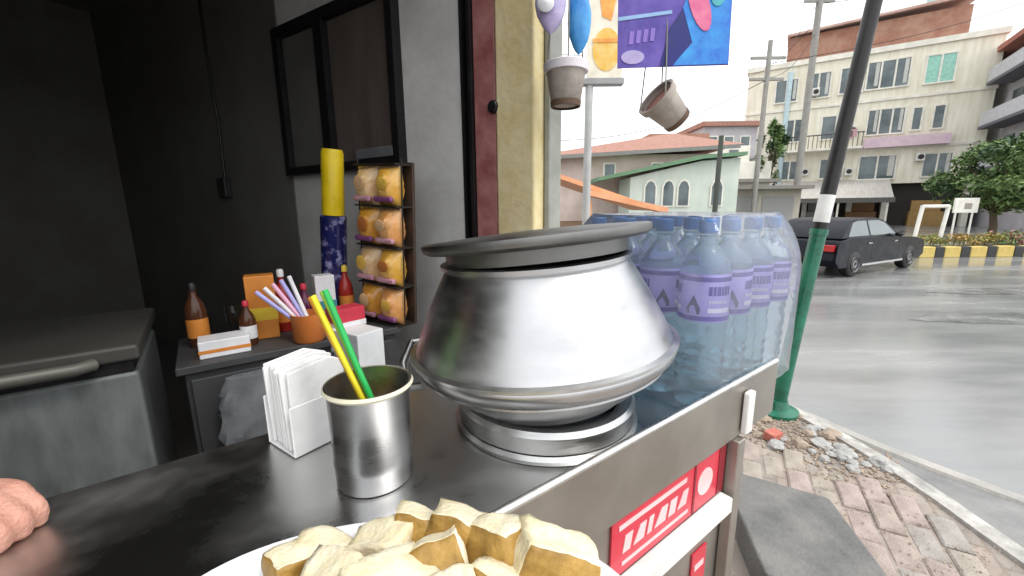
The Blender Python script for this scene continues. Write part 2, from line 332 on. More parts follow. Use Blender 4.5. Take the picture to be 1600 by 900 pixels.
mk('silver_sill', box(FS0 + 0.05, 1.05, 0.02, 0.05, FZ0 + 0.05, FZ0 + 0.1), mat('dull silver', (0.35, 0.36, 0.38), 0.4, metal=0.6), fr, bevel=0.003)
tag(fr, 'black framed two panel board hanging on the grey shop wall', 'board')

# chest freezer and dark cabinet behind the counter
fz = empty('chest_freezer', ab(-0.20, 1.62), CART)
m_wht = mat('grey enamel', (0.10, 0.11, 0.105), 0.45, scale=5, col2=(0.19, 0.205, 0.205), stretch=(2, 2, 0.6))
mk('tub', box(-1.35, 0.0, 0.0, 0.58, 0.06, 0.855), m_wht, fz, bevel=0.015)
mk('lid', box(-1.36, 0.01, -0.012, 0.59, 0.89, 0.94), mat('freezer lid', (0.06, 0.058, 0.052), 0.5, scale=3), fz, bevel=0.012)
mk('gasket', box(-1.34, -0.01, 0.004, 0.57, 0.857, 0.889), m_black, fz)
mk('lid_rail', tube([(-1.3, -0.04, 0.90), (-0.12, -0.04, 0.90), (-0.09, -0.012, 0.90)], 0.018, 14), mat('grey rail', (0.13, 0.125, 0.11), 0.5, metal=0.3), fz, smooth=True)
for k in (-1.25, -0.1):
    mk('foot', lathe([(0.03, 0.0), (0.03, 0.065)], 14), m_black, fz, (k, 0.06, 0.0)); mk('foot', lathe([(0.03, 0.0), (0.03, 0.065)], 14), m_black, fz, (k, 0.5, 0.0))
tag(fz, 'grey chest freezer with dark lid and rail behind the counter', 'freezer')
cb = empty('cabinet', ab(-0.10, 1.66), CART)
m_cab = mat('charcoal laminate', (0.045, 0.046, 0.048), 0.5, scale=3)
mk('carcass', box(0.0, 0.72, 0.0, 0.36, 0.0, 0.80), m_cab, cb, bevel=0.006)
mk('top', box(-0.02, 0.74, -0.02, 0.38, 0.803, 0.83), m_cab, cb, bevel=0.004)
mk('door', box(0.015, 0.35, -0.018, -0.002, 0.05, 0.78), m_cab, cb, bevel=0.003); mk('door', box(0.36, 0.7, -0.018, -0.002, 0.05, 0.78), m_cab, cb, bevel=0.003)
tag(cb, 'low charcoal cabinet standing between the freezer and side wall', 'cabinet')
# crumpled grey bag hanging on the cabinet
v, f = [], []
for i in range(13):
    for k in range(24):
        a = 2 * math.pi * k / 24; z = i / 12; w = 0.115 * (0.55 + 0.55 * math.sin(math.pi * min(1, 0.15 + (1 - z) * 0.7)))
        d = Vector((math.cos(a), math.sin(a), z * 2)); n_ = 0.02 * noise.noise(d * 3) + 0.014 * noise.noise(d * 7)
        v.append(((w + n_) * math.cos(a), (w * 0.3 + n_) * math.sin(a), z * 0.34))
for i in range(12):
    for k in range(24): f.append((i * 24 + k, i * 24 + (k + 1) % 24, (i + 1) * 24 + (k + 1) % 24, (i + 1) * 24 + k))
f.append(tuple(range(23, -1, -1))); f.append(tuple(12 * 24 + k for k in range(24)))
tag(mk('plastic_bag', (v, f), mat('grey plastic bag', (0.16, 0.17, 0.18), 0.3, scale=9, bump=0.6, bscale=16), None, ab(0.10, 1.59, 0.44), (0, 0, CART), smooth=True), 'crumpled grey plastic bag hanging against the charcoal cabinet', 'bag')

# goods on the cabinet -----------------------------------------------------
TOPZ = 0.83
tu = empty('snack_tube', sn(0.885, 0.36, TOPZ), SHOP, ry=R(-7)); tu.scale = (0.88, 0.88, 1)
m_ny = mat('navy printed film', (0.012, 0.014, 0.085), 0.3, scale=16, col2=(0.30, 0.30, 0.52), lo=0.52, hi=0.66, coat=0.4)
mk('sleeve', lathe([(0.060, 0.0), (0.063, 0.02), (0.063, 0.47), (0.058, 0.475)], 28), m_ny, tu, smooth=True)
mk('cap', lathe([(0.053, 0.478), (0.054, 0.50), (0.052, 0.74), (0.046, 0.755)], 28), mat('yellow plastic', (0.72, 0.52, 0.012), 0.35, scale=8), tu, smooth=True)
tag(tu, 'tall navy printed tube with long yellow top below the framed board', 'tube')
rk = empty('snack_rack', sn(0.61, 0.30, TOPZ), SHOP, ry=R(-3)); rk.scale = (0.86, 1, 1)
m_dk = mat('dark wire', (0.02, 0.018, 0.016), 0.5)
mk('back_board', box(-0.152, 0.152, -0.075, -0.06, 0.0, 0.69), mat('dark brown rack', (0.05, 0.03, 0.022), 0.6), rk, bevel=0.004)
for i in range(5): mk('shelf', box(-0.152, 0.152, -0.058, 0.03, 0.003 + 0.168 * i, 0.009 + 0.168 * i), m_dk, rk)
for x in (-0.16, 0.152): mk('side_rail', box(x, x + 0.004, 0.0, 0.006, 0.016, 0.70), m_dk, rk)
tag(rk, 'narrow dark snack rack standing against the grey wall', 'rack')
pk_cols = [((0.68, 0.30, 0.09), (0.80, 0.48, 0.22)), ((0.60, 0.26, 0.03), (0.72, 0.40, 0.09)), ((0.68, 0.34, 0.04), (0.80, 0.54, 0.18)), ((0.64, 0.40, 0.18), (0.80, 0.60, 0.36))]
rowname = ['bottom', 'second', 'third', 'top']
def pouch(w, h, t, nx=8, nz=10):
    v, f = [], []
    for side in (1, -1):
        for j in range(nz + 1):
            for i in range(nx + 1):
                x = (i / nx - 0.5); z = j / nz; b = max(0, math.cos(math.pi * x)) ** 0.5 * max(0, math.sin(math.pi * z)) ** 0.45
                cr = 0.12 * noise.noise(Vector((x * 7, z * 8, side * 3 + w * 100)))
                v.append((x * w * (1 - 0.05 * math.sin(math.pi * z)), side * t * b * (0.5 + cr), z * h))
    m = (nx + 1) * (nz + 1)
    for s in (0, 1):
        for j in range(nz):
            for i in range(nx):
                q = (j * (nx + 1) + i + s * m, j * (nx + 1) + i + 1 + s * m, (j + 1) * (nx + 1) + i + 1 + s * m, (j + 1) * (nx + 1) + i + s * m)
                f.append(q[::-1] if s == 0 else q)
    return v, f
m_rd = mat('red print', (0.52, 0.03, 0.06), 0.4, scale=8); m_or = mat('orange print', (0.6, 0.22, 0.04), 0.4, scale=8); m_ylw = mat('yellow print', (0.7, 0.5, 0.05), 0.4); m_wc = mat('white print', (0.7, 0.7, 0.72), 0.45); m_tl = mat('teal print', (0.06, 0.25, 0.3), 0.4)
m_pink = mat('mauve print', (0.40, 0.16, 0.26), 0.4, scale=14, col2=(0.6, 0.35, 0.4))
for r in range(4):
    for c in range(2):
        k = (r * 2 + c) % 4
        o = empty('snack_packet', (0, 0, 0)); loc = Matrix.Translation(sn(0.61, 0.30, TOPZ)) @ Euler((0, R(-3), SHOP)).to_matrix().to_4x4() @ Vector((-0.065 + 0.130 * c, 0.0, 0.010 + 0.168 * r))
        o.location = loc; o.rotation_euler = (0, R(-3), SHOP); o.scale = (0.87, 1, 1)
        mk('packet_body', pouch(0.146, 0.156, 0.11), mat('packet tone %d' % k, pk_cols[k][0], 0.3, scale=11, col2=pk_cols[k][1], coat=0.4), o, smooth=True)
        mk('label_band', box(-0.062, 0.062, 0.028, 0.050, 0.014, 0.038), m_pink if (r + c) % 3 else mat('plum print', (0.22, 0.07, 0.20), 0.4), o, bevel=0.01)
        mk('printed_patch', lathe([(0.0, 0.004), (0.03, 0.002), (0.036, 0.0)], 18, False, False), (mat('gold print', (0.72, 0.46, 0.08), 0.35), mat('tan print', (0.66, 0.42, 0.22), 0.35), mat('rust print', (0.45, 0.16, 0.04), 0.35))[(r * 2 + c) % 3], o, (-0.012 + 0.012 * ((r + c) % 3), 0.0555, 0.088), (R(-90), 0, 0)).scale = (1.0, 0.7 + 0.2 * c, 1)
        mk('crimp', box(-0.07, 0.07, -0.006, 0.006, 0.146, 0.160), mat('crimped foil', (0.55, 0.40, 0.28), 0.3, metal=0.5, stretch=(30, 1, 1)), o, bevel=0.002)
        tag(o, 'golden orange snack packet, %s shelf of the rack, %s' % (rowname[r], 'nearer the street' if c == 0 else 'nearer the navy tube'), 'packet', 'snack packets in the rack')
# white printed box in front of the rack
wb = empty('white_box', ab(0.485, 1.60, TOPZ), CART + R(8))
wb.location = sn(0.585, 0.52, 0.70); wb.rotation_euler = (0, 0, SHOP)
mk('carton', box(-0.16, 0.16, -0.06, 0.06, 0.0, 0.17), mat('white card', (0.72, 0.74, 0.76), 0.55, scale=5), wb, bevel=0.004)
mk('printed_mark', lathe([(0.036, 0.0), (0.036, 0.0015)], 24), mat('faded grey print', (0.30, 0.36, 0.42), 0.6), wb, (-0.045, 0.0605, 0.07), (R(-90), 0, 0))
tag(wb, 'white carton with faded grey mark below the snack rack', 'box')
st = empty('stool', sn(0.585, 0.52, 0.0), SHOP)
mk('seat', box(-0.17, 0.17, -0.14, 0.14, 0.66, 0.698), m_cab, st, bevel=0.01)
for x in (-0.14, 0.14):
    for y in (-0.11, 0.11): mk('leg', tube([(x, y, 0.66), (x * 1.15, y * 1.15, 0.0)], 0.016, 10), m_cab, st)
tag(st, 'dark stool carrying the white carton near the side wall', 'stool')

# jar of white and lilac straws with colourful packets behind the napkins
jr = empty('straw_jar', ab(0.29, 1.69, TOPZ), 0)
mk('jar', lathe([(0.05, 0.0), (0.058, 0.01), (0.06, 0.11), (0.055, 0.11), (0.053, 0.015)], 24, True, False), mat('orange plastic', (0.55, 0.17, 0.04), 0.35), jr, smooth=True)
sc = [mat('white straw', (0.75, 0.73, 0.75), 0.4), mat('lilac straw', (0.40, 0.38, 0.72), 0.4), mat('pink straw', (0.75, 0.40, 0.55), 0.4)]
for i in range(5):
    a = -0.6 - 0.09 * i
    mk('straw', tube([(0.03 - 0.004 * i, 0.006 * (i - 3), 0.02), (-0.135 - 0.024 * (i - 3), -0.015 * (i - 3) - 0.03, 0.25 - 0.012 * i)], 0.008, 8), sc[i % 3], jr, smooth=True)
tag(jr, 'orange jar of white and lilac straws behind the napkin stack', 'jar')
def cartonbox(name, loc, rz, d, m, band, label, catg):
    o = empty(name, loc, rz)
    mk('carton', box(-d[0] / 2, d[0] / 2, -d[1] / 2, d[1] / 2, 0, d[2]), m, o, bevel=0.004)
    mk('label_band', box(-d[0] / 2 - 0.001, d[0] / 2 + 0.001, -d[1] / 2 - 0.001, d[1] / 2 + 0.001, d[2] * 0.3, d[2] * 0.5), band, o)
    return tag(o, label, catg)
cartonbox('tea_box', ab(0.43, 1.70, TOPZ), CART + 0.2, (0.13, 0.08, 0.11), m_rd, m_wc, 'small red box with white band on the charcoal cabinet', 'box')
cartonbox('biscuit_box', ab(0.16, 1.86, TOPZ), CART - 0.1, (0.10, 0.08, 0.25), m_or, m_ylw, 'tall orange box with yellow band on the charcoal cabinet', 'box')
cartonbox('juice_carton', ab(0.40, 1.90, TOPZ), CART, (0.08, 0.07, 0.22), m_wc, m_tl, 'white carton with teal band behind the red box', 'carton')
cartonbox('tissue_box', ab(0.02, 1.74, TOPZ), CART, (0.15, 0.10, 0.06), m_wc, m_or, 'flat white box at the freezer end of the cabinet', 'box')
def sauce(a_, b_, h, r, m, capm, label):
    o = empty('sauce_bottle', ab(a_, b_, TOPZ)); mk('bottle_body', lathe([(r * 0.9, 0.0), (r, 0.006), (r, h * 0.55), (r * 0.8, h * 0.68), (r * 0.36, h * 0.80), (r * 0.34, h * 0.88)], 24), m, o, smooth=True)
    mk('cap', lathe([(r * 0.42, h * 0.882), (r * 0.42, h * 0.97), (r * 0.30, h)], 18), capm, o, smooth=True); mk('label', lathe([(r + 0.0006, h * 0.16), (r + 0.0006, h * 0.45)], 24, False, False), m_wc if r < 0.03 else m_or, o, smooth=True)
    tag(o, label, 'bottle')
m_sr = mat('red sauce', (0.30, 0.02, 0.015), 0.2); m_sb = mat('brown sauce', (0.07, 0.025, 0.012), 0.2); m_sp = mat('plum syrup', (0.10, 0.015, 0.05), 0.2)
sauce(-0.05, 1.88, 0.24, 0.034, m_sb, m_black, 'dark brown sauce bottle at the freezer end of the cabinet')
sauce(0.24, 1.90, 0.26, 0.032, m_sr, m_wc, 'red sauce bottle with white cap behind the straw jar')
sauce(0.31, 1.84, 0.20, 0.029, m_sp, m_rd, 'plum coloured syrup bottle with red cap right of the straw jar')
sauce(0.50, 1.93, 0.25, 0.033, m_sr, m_ylw, 'red sauce bottle with yellow cap beside the navy tube')
sauce(0.10, 1.78, 0.17, 0.027, m_sb, m_rd, 'small brown sauce bottle with red cap beside the tall orange box')
cbl = empty('wall_cable', sn(2.6, 0.008), SHOP)
mk('cable', tube([(0, 0.012, 3.1), (0.01, 0.014, 2.4), (-0.02, 0.012, 1.9), (0.0, 0.012, 1.56)], 0.008, 8), m_black, cbl, smooth=True); mk('socket_box', box(-0.06, 0.06, 0.001, 0.05, 1.42, 1.56), mat('dark socket', (0.03, 0.03, 0.028), 0.5), cbl, bevel=0.008)
tag(cbl, 'black cable and socket box on the shade-toned inner wall', 'cable')
cn = empty('drinking_glass', ab(0.07, 1.95, TOPZ)); mk('wall', lathe([(0.03, 0.0), (0.037, 0.13), (0.034, 0.13), (0.028, 0.006)], 24, True, True), mat('clear glass', (0.9, 0.93, 0.95), 0.05, trans=1.0, rvar=0.02), cn, smooth=True)
tag(cn, 'clear drinking glass at the back of the charcoal cabinet', 'glass')

# ------------------------------------------------------------------ food cart
m_ss = mat('brushed stainless', (0.58, 0.58, 0.57), 0.36, metal=1.0, scale=5, bump=0.02, bscale=60, rvar=0.12, col2=(0.68, 0.68, 0.67))
m_ssd = mat('dulled steel sheet', (0.30, 0.275, 0.24), 0.40, metal=0.75, scale=5, bump=0.05, bscale=30, col2=(0.40, 0.37, 0.33), rvar=0.08)
m_edge = mat('bright folded edge', (0.72, 0.71, 0.68), 0.28, metal=1.0, scale=20)
CZ = 0.95
cart = empty('food_cart', ab(0, 0), CART)
mk('counter_top', prism([(-1.1, 0.325), (0.925, 0.325), (0.94, 0.36), (1.03, 0.375), (1.03, 0.775), (-1.1, 0.775)], CZ - 0.03, CZ), m_ss, cart, bevel=0.003)
mk('front_rail', box(-1.1, 0.93, 0.312, 0.3215, CZ - 0.055, 1.006), m_ssd, cart)
mk('folded_edge', tube([(-1.1, 0.3165, 1.008), (0.931, 0.3165, 1.008)], 0.0055, 10), m_edge, cart, smooth=True)
mk('front_panel', box(-1.08, 0.775, 0.3235, 0.332, 0.20, CZ - 0.032), m_ssd, cart)
mk('side_panel', box(0.767, 0.775, 0.334, 0.765, 0.20, CZ - 0.032), m_ssd, cart)
mk('back_panel', box(-1.08, 0.765, 0.757, 0.765, 0.20, CZ - 0.032), m_ssd, cart)
mk('side_panel', box(-1.08, -1.072, 0.334, 0.755, 0.20, CZ - 0.032), m_ssd, cart)
mk('corner_post', box(0.755, 0.783, 0.300, 0.322, 0.12, 0.893), m_ssd, cart, bevel=0.003)
mk('corner_bracket', box(0.775, 0.802, 0.298, 0.3105, 0.90, 0.985), mat('white bracket', (0.75, 0.74, 0.71), 0.45), cart, bevel=0.004)
mk('white_ledge', box(0.02, 0.745, 0.296, 0.3225, 0.752, 0.784), mat('white ledge paint', (0.78, 0.77, 0.74), 0.5), cart, bevel=0.004)
mk('tray_shelf', box(-0.20, 0.235, 0.02, 0.310, 0.945, 0.962), m_ss, cart, bevel=0.003)
for x in (-0.1, 0.2): mk('shelf_bracket', prism_y([(0, 0), (0.02, 0), (0.02, 0.15), (0, 0.15)], 0.28, 0.309), m_ssd, cart, (x, 0, 0.79))
m_stk = mat('red sticker', (0.56, 0.015, 0.04), 0.35, scale=9, col2=(0.64, 0.03, 0.06), coat=0.3)
m_stl = mat('pale sticker print', (0.80, 0.55, 0.55), 0.4)
stk = mk('sticker', box(0.415, 0.745, 0.3195, 0.3225, 0.788, 0.889), m_stk, cart)
for z0, z1, x0, x1 in ((0.866, 0.874, 0.43, 0.61), (0.802, 0.808, 0.44, 0.62)): mk('printed_stroke', box(x0, x1, 0.3183, 0.3194, z0, z1), m_stl, stk)
xx = 0.44
for i, w in enumerate((0.018, 0.026, 0.012, 0.03, 0.02, 0.026)):
    mk('printed_letter', prism_y([(xx, 0.823), (xx + w, 0.823), (xx + w + 0.006, 0.851), (xx + 0.006 + w * 0.4 * (i % 2), 0.851)], 0.3183, 0.3194), m_stl, stk); xx += w + 0.008
mk('printed_divider', box(0.635, 0.641, 0.3183, 0.3194, 0.79, 0.887), mat('dark red print', (0.22, 0.01, 0.02), 0.4), stk)
mk('printed_emblem', lathe([(0.026, 0), (0.026, 0.0011)], 20), m_stl, stk, (0.675, 0.3194, 0.838), (R(90), 0, 0))
mk('sticker_border', box(0.722, 0.7455, 0.3183, 0.3194, 0.789, 0.888), mat('dark red print', (0.22, 0.01, 0.02), 0.4), stk)
lst = mk('sticker', box(0.655, 0.705, 0.3195, 0.3225, 0.60, 0.69), m_stk, cart); lst['label'] = 'lower red sticker below the white ledge'
mk('printed_stroke', box(0.664, 0.696, 0.3183, 0.3194, 0.65, 0.662), m_stl, lst)
for x in (-0.9, 0.55):
    for y in (0.36, 0.73):
        w = mk('wheel', lathe([(0.05, -0.02), (0.1, -0.018), (0.11, 0), (0.1, 0.018), (0.05, 0.02)], 24), m_black, cart, (x, y, 0.10), (R(90), 0, 0), smooth=True)
mk('under_frame', cat(box(-1.08, 0.775, 0.34, 0.37, 0.15, 0.198), box(-1.08, 0.775, 0.725, 0.755, 0.15, 0.198)), m_ssd, cart)
tag(cart, 'stainless steel street food cart with red sticker and raised front rail', 'cart')

# big aluminium pot leaning in a ring stand
m_al = mat('spun aluminium', (0.44, 0.44, 0.445), 0.34, metal=1.0, scale=6, stretch=(1, 1, 3), bump=0.035, bscale=3.2, rvar=0.10, col2=(0.58, 0.58, 0.585))
m_ald = mat('worn aluminium', (0.52, 0.52, 0.51), 0.36, metal=1.0, scale=10, stretch=(1, 1, 6), bump=0.08, bscale=20, rvar=0.1, col2=(0.64, 0.64, 0.63))
pc = (0.060, 0.708, CZ)
rs = empty('pot_stand', pc)
mk('lower_ring', lathe([(0.135, 0.001), (0.163, 0.001), (0.165, 0.008), (0.160, 0.014), (0.135, 0.014)], 64, False, False), m_ald, rs, smooth=True)
mk('upper_ring', lathe([(0.134, 0.0145), (0.158, 0.0155), (0.160, 0.042), (0.154, 0.050), (0.134, 0.048)], 64, False, False), m_ald, rs, smooth=True)
tag(rs, 'round metal ring stand under the big aluminium pot', 'stand')
TILT = (0, R(-4.5), 0)
pot = empty('aluminium_pot', (pc[0], pc[1], CZ + 0.047), 0, 0, R(-4.5)); pot.scale = (1.15, 1.15, 1.15)
prof = [(0.0, -0.004), (0.08, -0.003), (0.112, 0.002), (0.124, 0.008), (0.127, 0.012), (0.131, 0.016), (0.152, 0.032), (0.176, 0.054), (0.190, 0.068), (0.196, 0.074), (0.199, 0.082), (0.1985, 0.088), (0.194, 0.093)]
steps = 10
for i in range(1, steps + 1):
    t = i / steps; prof.append((0.194 + (0.138 - 0.194) * t, 0.093 + (0.206 - 0.093) * t + 0.004 * math.sin(math.pi * t)))
prof += [(0.136, 0.209), (0.142, 0.212), (0.142, 0.218), (0.132, 0.219), (0.130, 0.208), (0.18, 0.09), (0.185, 0.06), (0.0, 0.012)]
mk('pot_body', lathe(prof, 96, False, False), m_al, pot, smooth=True)
mk('seam_ring', lathe([(0.1965, 0.087), (0.2012, 0.089), (0.2012, 0.093), (0.1935, 0.095)], 96, False, False), m_ald, pot, smooth=True)
for s in (1,):
    mk('handle', tube([(-0.186, 0.035, 0.090), (-0.211, 0.03, 0.09), (-0.222, 0.0, 0.065), (-0.214, -0.03, 0.036), (-0.186, -0.035, 0.04)], 0.007, 10), m_ald, pot, smooth=True)
tag(pot, 'big shiny aluminium pot with tapered shoulders tilted on its ring stand', 'pot')

lid = mk('lid', lathe([(0.0, -0.018), (0.134, -0.018), (0.135, -0.001), (0.158, 0.001), (0.166, 0.005), (0.168, 0.010), (0.167, 0.015), (0.162, 0.017), (0.08, 0.021), (0.0, 0.022)], 96, False, False), mat('dull grey lid metal', (0.17, 0.17, 0.165), 0.45, metal=1.0, scale=10, bump=0.05, bscale=20, col2=(0.25, 0.25, 0.24)), pot, (0.002, 0, 0.2345), (R(-3.2), R(-1.2), 0), smooth=True)
lid['label'] = 'flat grey metal lid with flared edge'

# steel cup with coloured straws
cp_ = ab(0.160, 0.545, CZ)
cup = empty('steel_cup', cp_)
mk('wall', lathe([(0.0, 0.001), (0.050, 0.001), (0.053, 0.004), (0.0535, 0.03), (0.0545, 0.036), (0.0535, 0.042), (0.0555, 0.138), (0.058, 0.141), (0.058, 0.145), (0.0545, 0.145), (0.052, 0.04), (0.0, 0.006)], 64, False, False), m_al, cup, smooth=True)
mk('rim', lathe([(0.0582, 0.1385), (0.0605, 0.142), (0.0582, 0.1462)], 64, False, False), mat('cream rim', (0.72, 0.68, 0.52), 0.4), cup, smooth=True)
tag(cup, 'brushed steel cup holding straws on the counter beside the pot', 'cup')
scol = [('green', (0.03, 0.45, 0.10)), ('lime', (0.35, 0.60, 0.06)), ('yellow', (0.80, 0.66, 0.03)), ('orange', (0.78, 0.32, 0.03))]
for i, (nm, c) in enumerate(scol):
    off = 0.0088 * (1.5 - i); dy = 0.004 * ((i % 2) * 2 - 1)
    o = mk('drinking_straw', tube([(0.028 + off * 0.55, dy + 0.01, 0.012), (-0.030 + off * 0.8, dy * 1.2 + 0.02, 0.16), (-0.072 + off, dy * 1.4 + 0.03, 0.270 - 0.004 * i)], 0.0043, 10), mat('%s straw' % nm, c, 0.35), None, cp_, smooth=True)
    tag(o, '%s drinking straw leaning out of the steel cup' % nm, 'straw')

# napkin stack in a holder
nk = empty('napkin_holder', ab(0.108, 0.712, CZ), CART + R(18))
m_pap = mat('white tissue paper', (0.80, 0.80, 0.79), 0.85, scale=6, bump=0.2, bscale=60, var=0.04)
mk('holder', cat(box(-0.05, 0.05, -0.042, -0.038, 0.002, 0.085), box(-0.05, 0.05, 0.038, 0.042, 0.002, 0.085), box(-0.05, 0.05, -0.0375, 0.0375, 0.002, 0.006)), mat('white holder plastic', (0.78, 0.78, 0.78), 0.4), nk, bevel=0.002)
for i in range(9):
    y = -0.034 + 0.0085 * i; sk = random.uniform(-0.002, 0.002); h = 0.148 + random.uniform(-0.006, 0.006)
    mk('napkin', prism_y([(-0.046 + sk, 0.007), (0.046 + sk, 0.007), (0.047 + sk * 2, h * 0.92), (0.02 + sk * 2, h), (-0.047 + sk * 2, h * 0.95)], y, y + 0.006), m_pap, nk, rot=(random.uniform(-0.01, 0.01), 0, random.uniform(-0.015, 0.015)), bevel=0.002)
tag(nk, 'white holder stuffed with paper napkins beside the steel cup', 'napkin holder')

# white tray heaped with crusty chunks
tr_c = (-0.097, 0.275, 0.966)
tray = empty('food_tray', tr_c)
m_tray = mat('white tray enamel', (0.76, 0.76, 0.79), 0.25, scale=3, var=0.05, coat=0.3)
mk('dish', lathe([(0.0, 0.0), (0.13, 0.0), (0.15, 0.006), (0.178, 0.030), (0.198, 0.034), (0.200, 0.037), (0.197, 0.039), (0.176, 0.036), (0.147, 0.011), (0.0, 0.006)], 72, False, False), m_tray, tray, smooth=True).scale = (1.02, 0.54, 1.0)
tag(tray, 'oval white tray in front of the pot heaped with crusty chunks', 'tray')
m_flesh = mat('pale crumb', (0.70, 0.60, 0.36), 0.75, scale=20, bump=0.28, bscale=180, col2=(0.84, 0.79, 0.64))
m_crust = mat('golden brown crust', (0.20, 0.105, 0.018), 0.5, scale=24, bump=0.4, bscale=60, col2=(0.46, 0.28, 0.07))
import bmesh
def chunk_mesh(w, d, h, seed):
    rnd = random.Random(seed); bm = bmesh.new()
    bmesh.ops.create_cube(bm, size=1.0)
    for vv in bm.verts:
        vv.co.x *= w * (1 + rnd.uniform(-0.22, 0.15)); vv.co.y *= d * (1 + rnd.uniform(-0.22, 0.15)); vv.co.z *= h * (1 + rnd.uniform(-0.2, 0.2))
    bm.faces.ensure_lookup_table()
    for fc in bm.faces: fc.material_index = 1 if (fc.normal.y < -0.6 or (seed % 3 == 0 and fc.normal.x > 0.6)) else 0
    bmesh.ops.subdivide_edges(bm, edges=bm.edges[:], cuts=7, use_grid_fill=True)
    for vv in bm.verts:
        c = vv.co; m = max(abs(c.x) / (w / 2), abs(c.y) / (d / 2), abs(c.z) / (h / 2)); l2 = Vector((c.x / (w / 2), c.y / (d / 2), c.z / (h / 2))).length
        k = 1 - 0.22 * max(0, l2 / max(m, 0.01) - 1.12)
        vv.co = c * k + Vector((noise.noise(c * 45 + Vector((seed, 0, 0))), noise.noise(c * 45 + Vector((0, seed, 0))), noise.noise(c * 45 + Vector((0, 0, seed))))) * 0.0045 + Vector((noise.noise(c * 170), noise.noise(c * 190 + Vector((5, 0, 0))), noise.noise(c * 180 + Vector((0, 9, 0))))) * 0.0007
    me = bpy.data.meshes.new('chunk'); bm.to_mesh(me); bm.free()
    me.materials.append(m_flesh); me.materials.append(m_crust)
    for p in me.polygons: p.use_smooth = True
    return me
# (dx, dy, z, w, d, h, yaw deg, pitch deg, roll deg, label) relative to the tray centre, world-aligned
CH = [(-0.112, 0.044, 0.052, 0.044, 0.040, 0.044, -40, -10, 5, 'small chunk with dark crust at the left rim of the tray'),
      (-0.078, 0.058, 0.050, 0.070, 0.045, 0.036, 165, 14, -8, 'pale rounded chunk at the back left of the tray heap'),
      (-0.030, 0.066, 0.056, 0.066, 0.046, 0.042, 170, 10, 10, 'yellowish chunk behind the heap nearest the steel cup'),
      (0.000, 0.080, 0.058, 0.052, 0.040, 0.046, -10, -25, 6, 'tan chunk tucked behind the peak of the heap'),
      (0.046, 0.078, 0.060, 0.078, 0.050, 0.050, -14, -16, 18, 'large cream chunk peaking at the back of the heap'),
      (0.034, 0.040, 0.064, 0.060, 0.046, 0.046, 15, -38, -14, 'chunk with dark brown crust showing in the middle of the heap'),
      (0.090, 0.055, 0.064, 0.058, 0.048, 0.052, -30, -18, -10, 'cream chunk with brown side right of the peak chunk'),
      (0.140, 0.044, 0.058, 0.090, 0.056, 0.050, 4, -14, 20, 'large wedge chunk with brown crust at the right rim of the tray'),
      (-0.060, 0.020, 0.060, 0.066, 0.050, 0.040, 165, -6, 12, 'flat pale chunk left of the broad front chunk'),
      (-0.006, 0.008, 0.066, 0.085, 0.058, 0.042, 38, 12, 10, 'broad pale chunk in the front middle of the heap'),
      (0.050, -0.004, 0.064, 0.056, 0.046, 0.044, 10, 16, -6, 'small cream chunk on top of the heap near the front'),
      (0.094, 0.010, 0.056, 0.062, 0.048, 0.046, -35, -24, 8, 'tan chunk with crusty side in the right half of the heap'),
      (0.150, -0.008, 0.044, 0.056, 0.045, 0.040, 60, 15, 0, 'pale chunk low on the right front of the tray'),
      (-0.100, -0.005, 0.044, 0.055, 0.045, 0.040, 120, 10, 0, 'pale chunk low on the left front of the tray'),
      (-0.060, -0.040, 0.050, 0.070, 0.05, 0.042, 20, 10, 10, 'pale chunk at the near left of the heap'),
      (0.095, -0.045, 0.046, 0.070, 0.05, 0.042, -30, 12, 0, 'pale chunk at the near right of the heap'),
      (0.020, -0.055, 0.050, 0.075, 0.05, 0.042, 70, 6, 6, 'pale chunk at the very front of the heap'),
      (-0.055, 0.030, 0.028, 0.07, 0.06, 0.040, 80, 0, 0, 'buried chunk under the left of the heap'),
      (0.085, 0.030, 0.028, 0.07, 0.06, 0.040, 20, 0, 0, 'buried chunk under the right of the heap'),
      (0.015, 0.030, 0.028, 0.08, 0.06, 0.040, 20, 0, 0, 'buried chunk under the middle of the heap')]
cv, cf = [], []
for i in range(90):
    a = random.uniform(0, 6.28); q = random.uniform(0.6, 0.9); v, f = rock_vf(random.uniform(0.0015, 0.0045), i, 5, 4, 0.8); o0 = len(cv)
    cv += [(0.165 * q * math.cos(a) + p[0], 0.089 * q * math.sin(a) + p[1], 0.018 + 0.012 * max(0, q - 0.75) / 0.15 + p[2]) for p in v]; cf += [tuple(k + o0 for k in g_) for g_ in f]
crb = mk('crumbs', (cv, cf), m_crust, tray); crb['kind'] = 'stuff'
for i, (dx, dy, z, w, d, h, yw, pt, rl, lb) in enumerate(CH):
    o = bpy.data.objects.new('crusty_chunk', chunk_mesh(w * 0.92, d * 0.92, h, i + 3)); COL.objects.link(o)
    o.location = (tr_c[0] + dx * 0.95 - 0.004, tr_c[1] + dy, tr_c[2] + z - 0.016); o.rotation_euler = (R(pt), R(rl), R(yw))
    tag(o, lb, 'chunk', 'crusty chunks heaped on the tray')

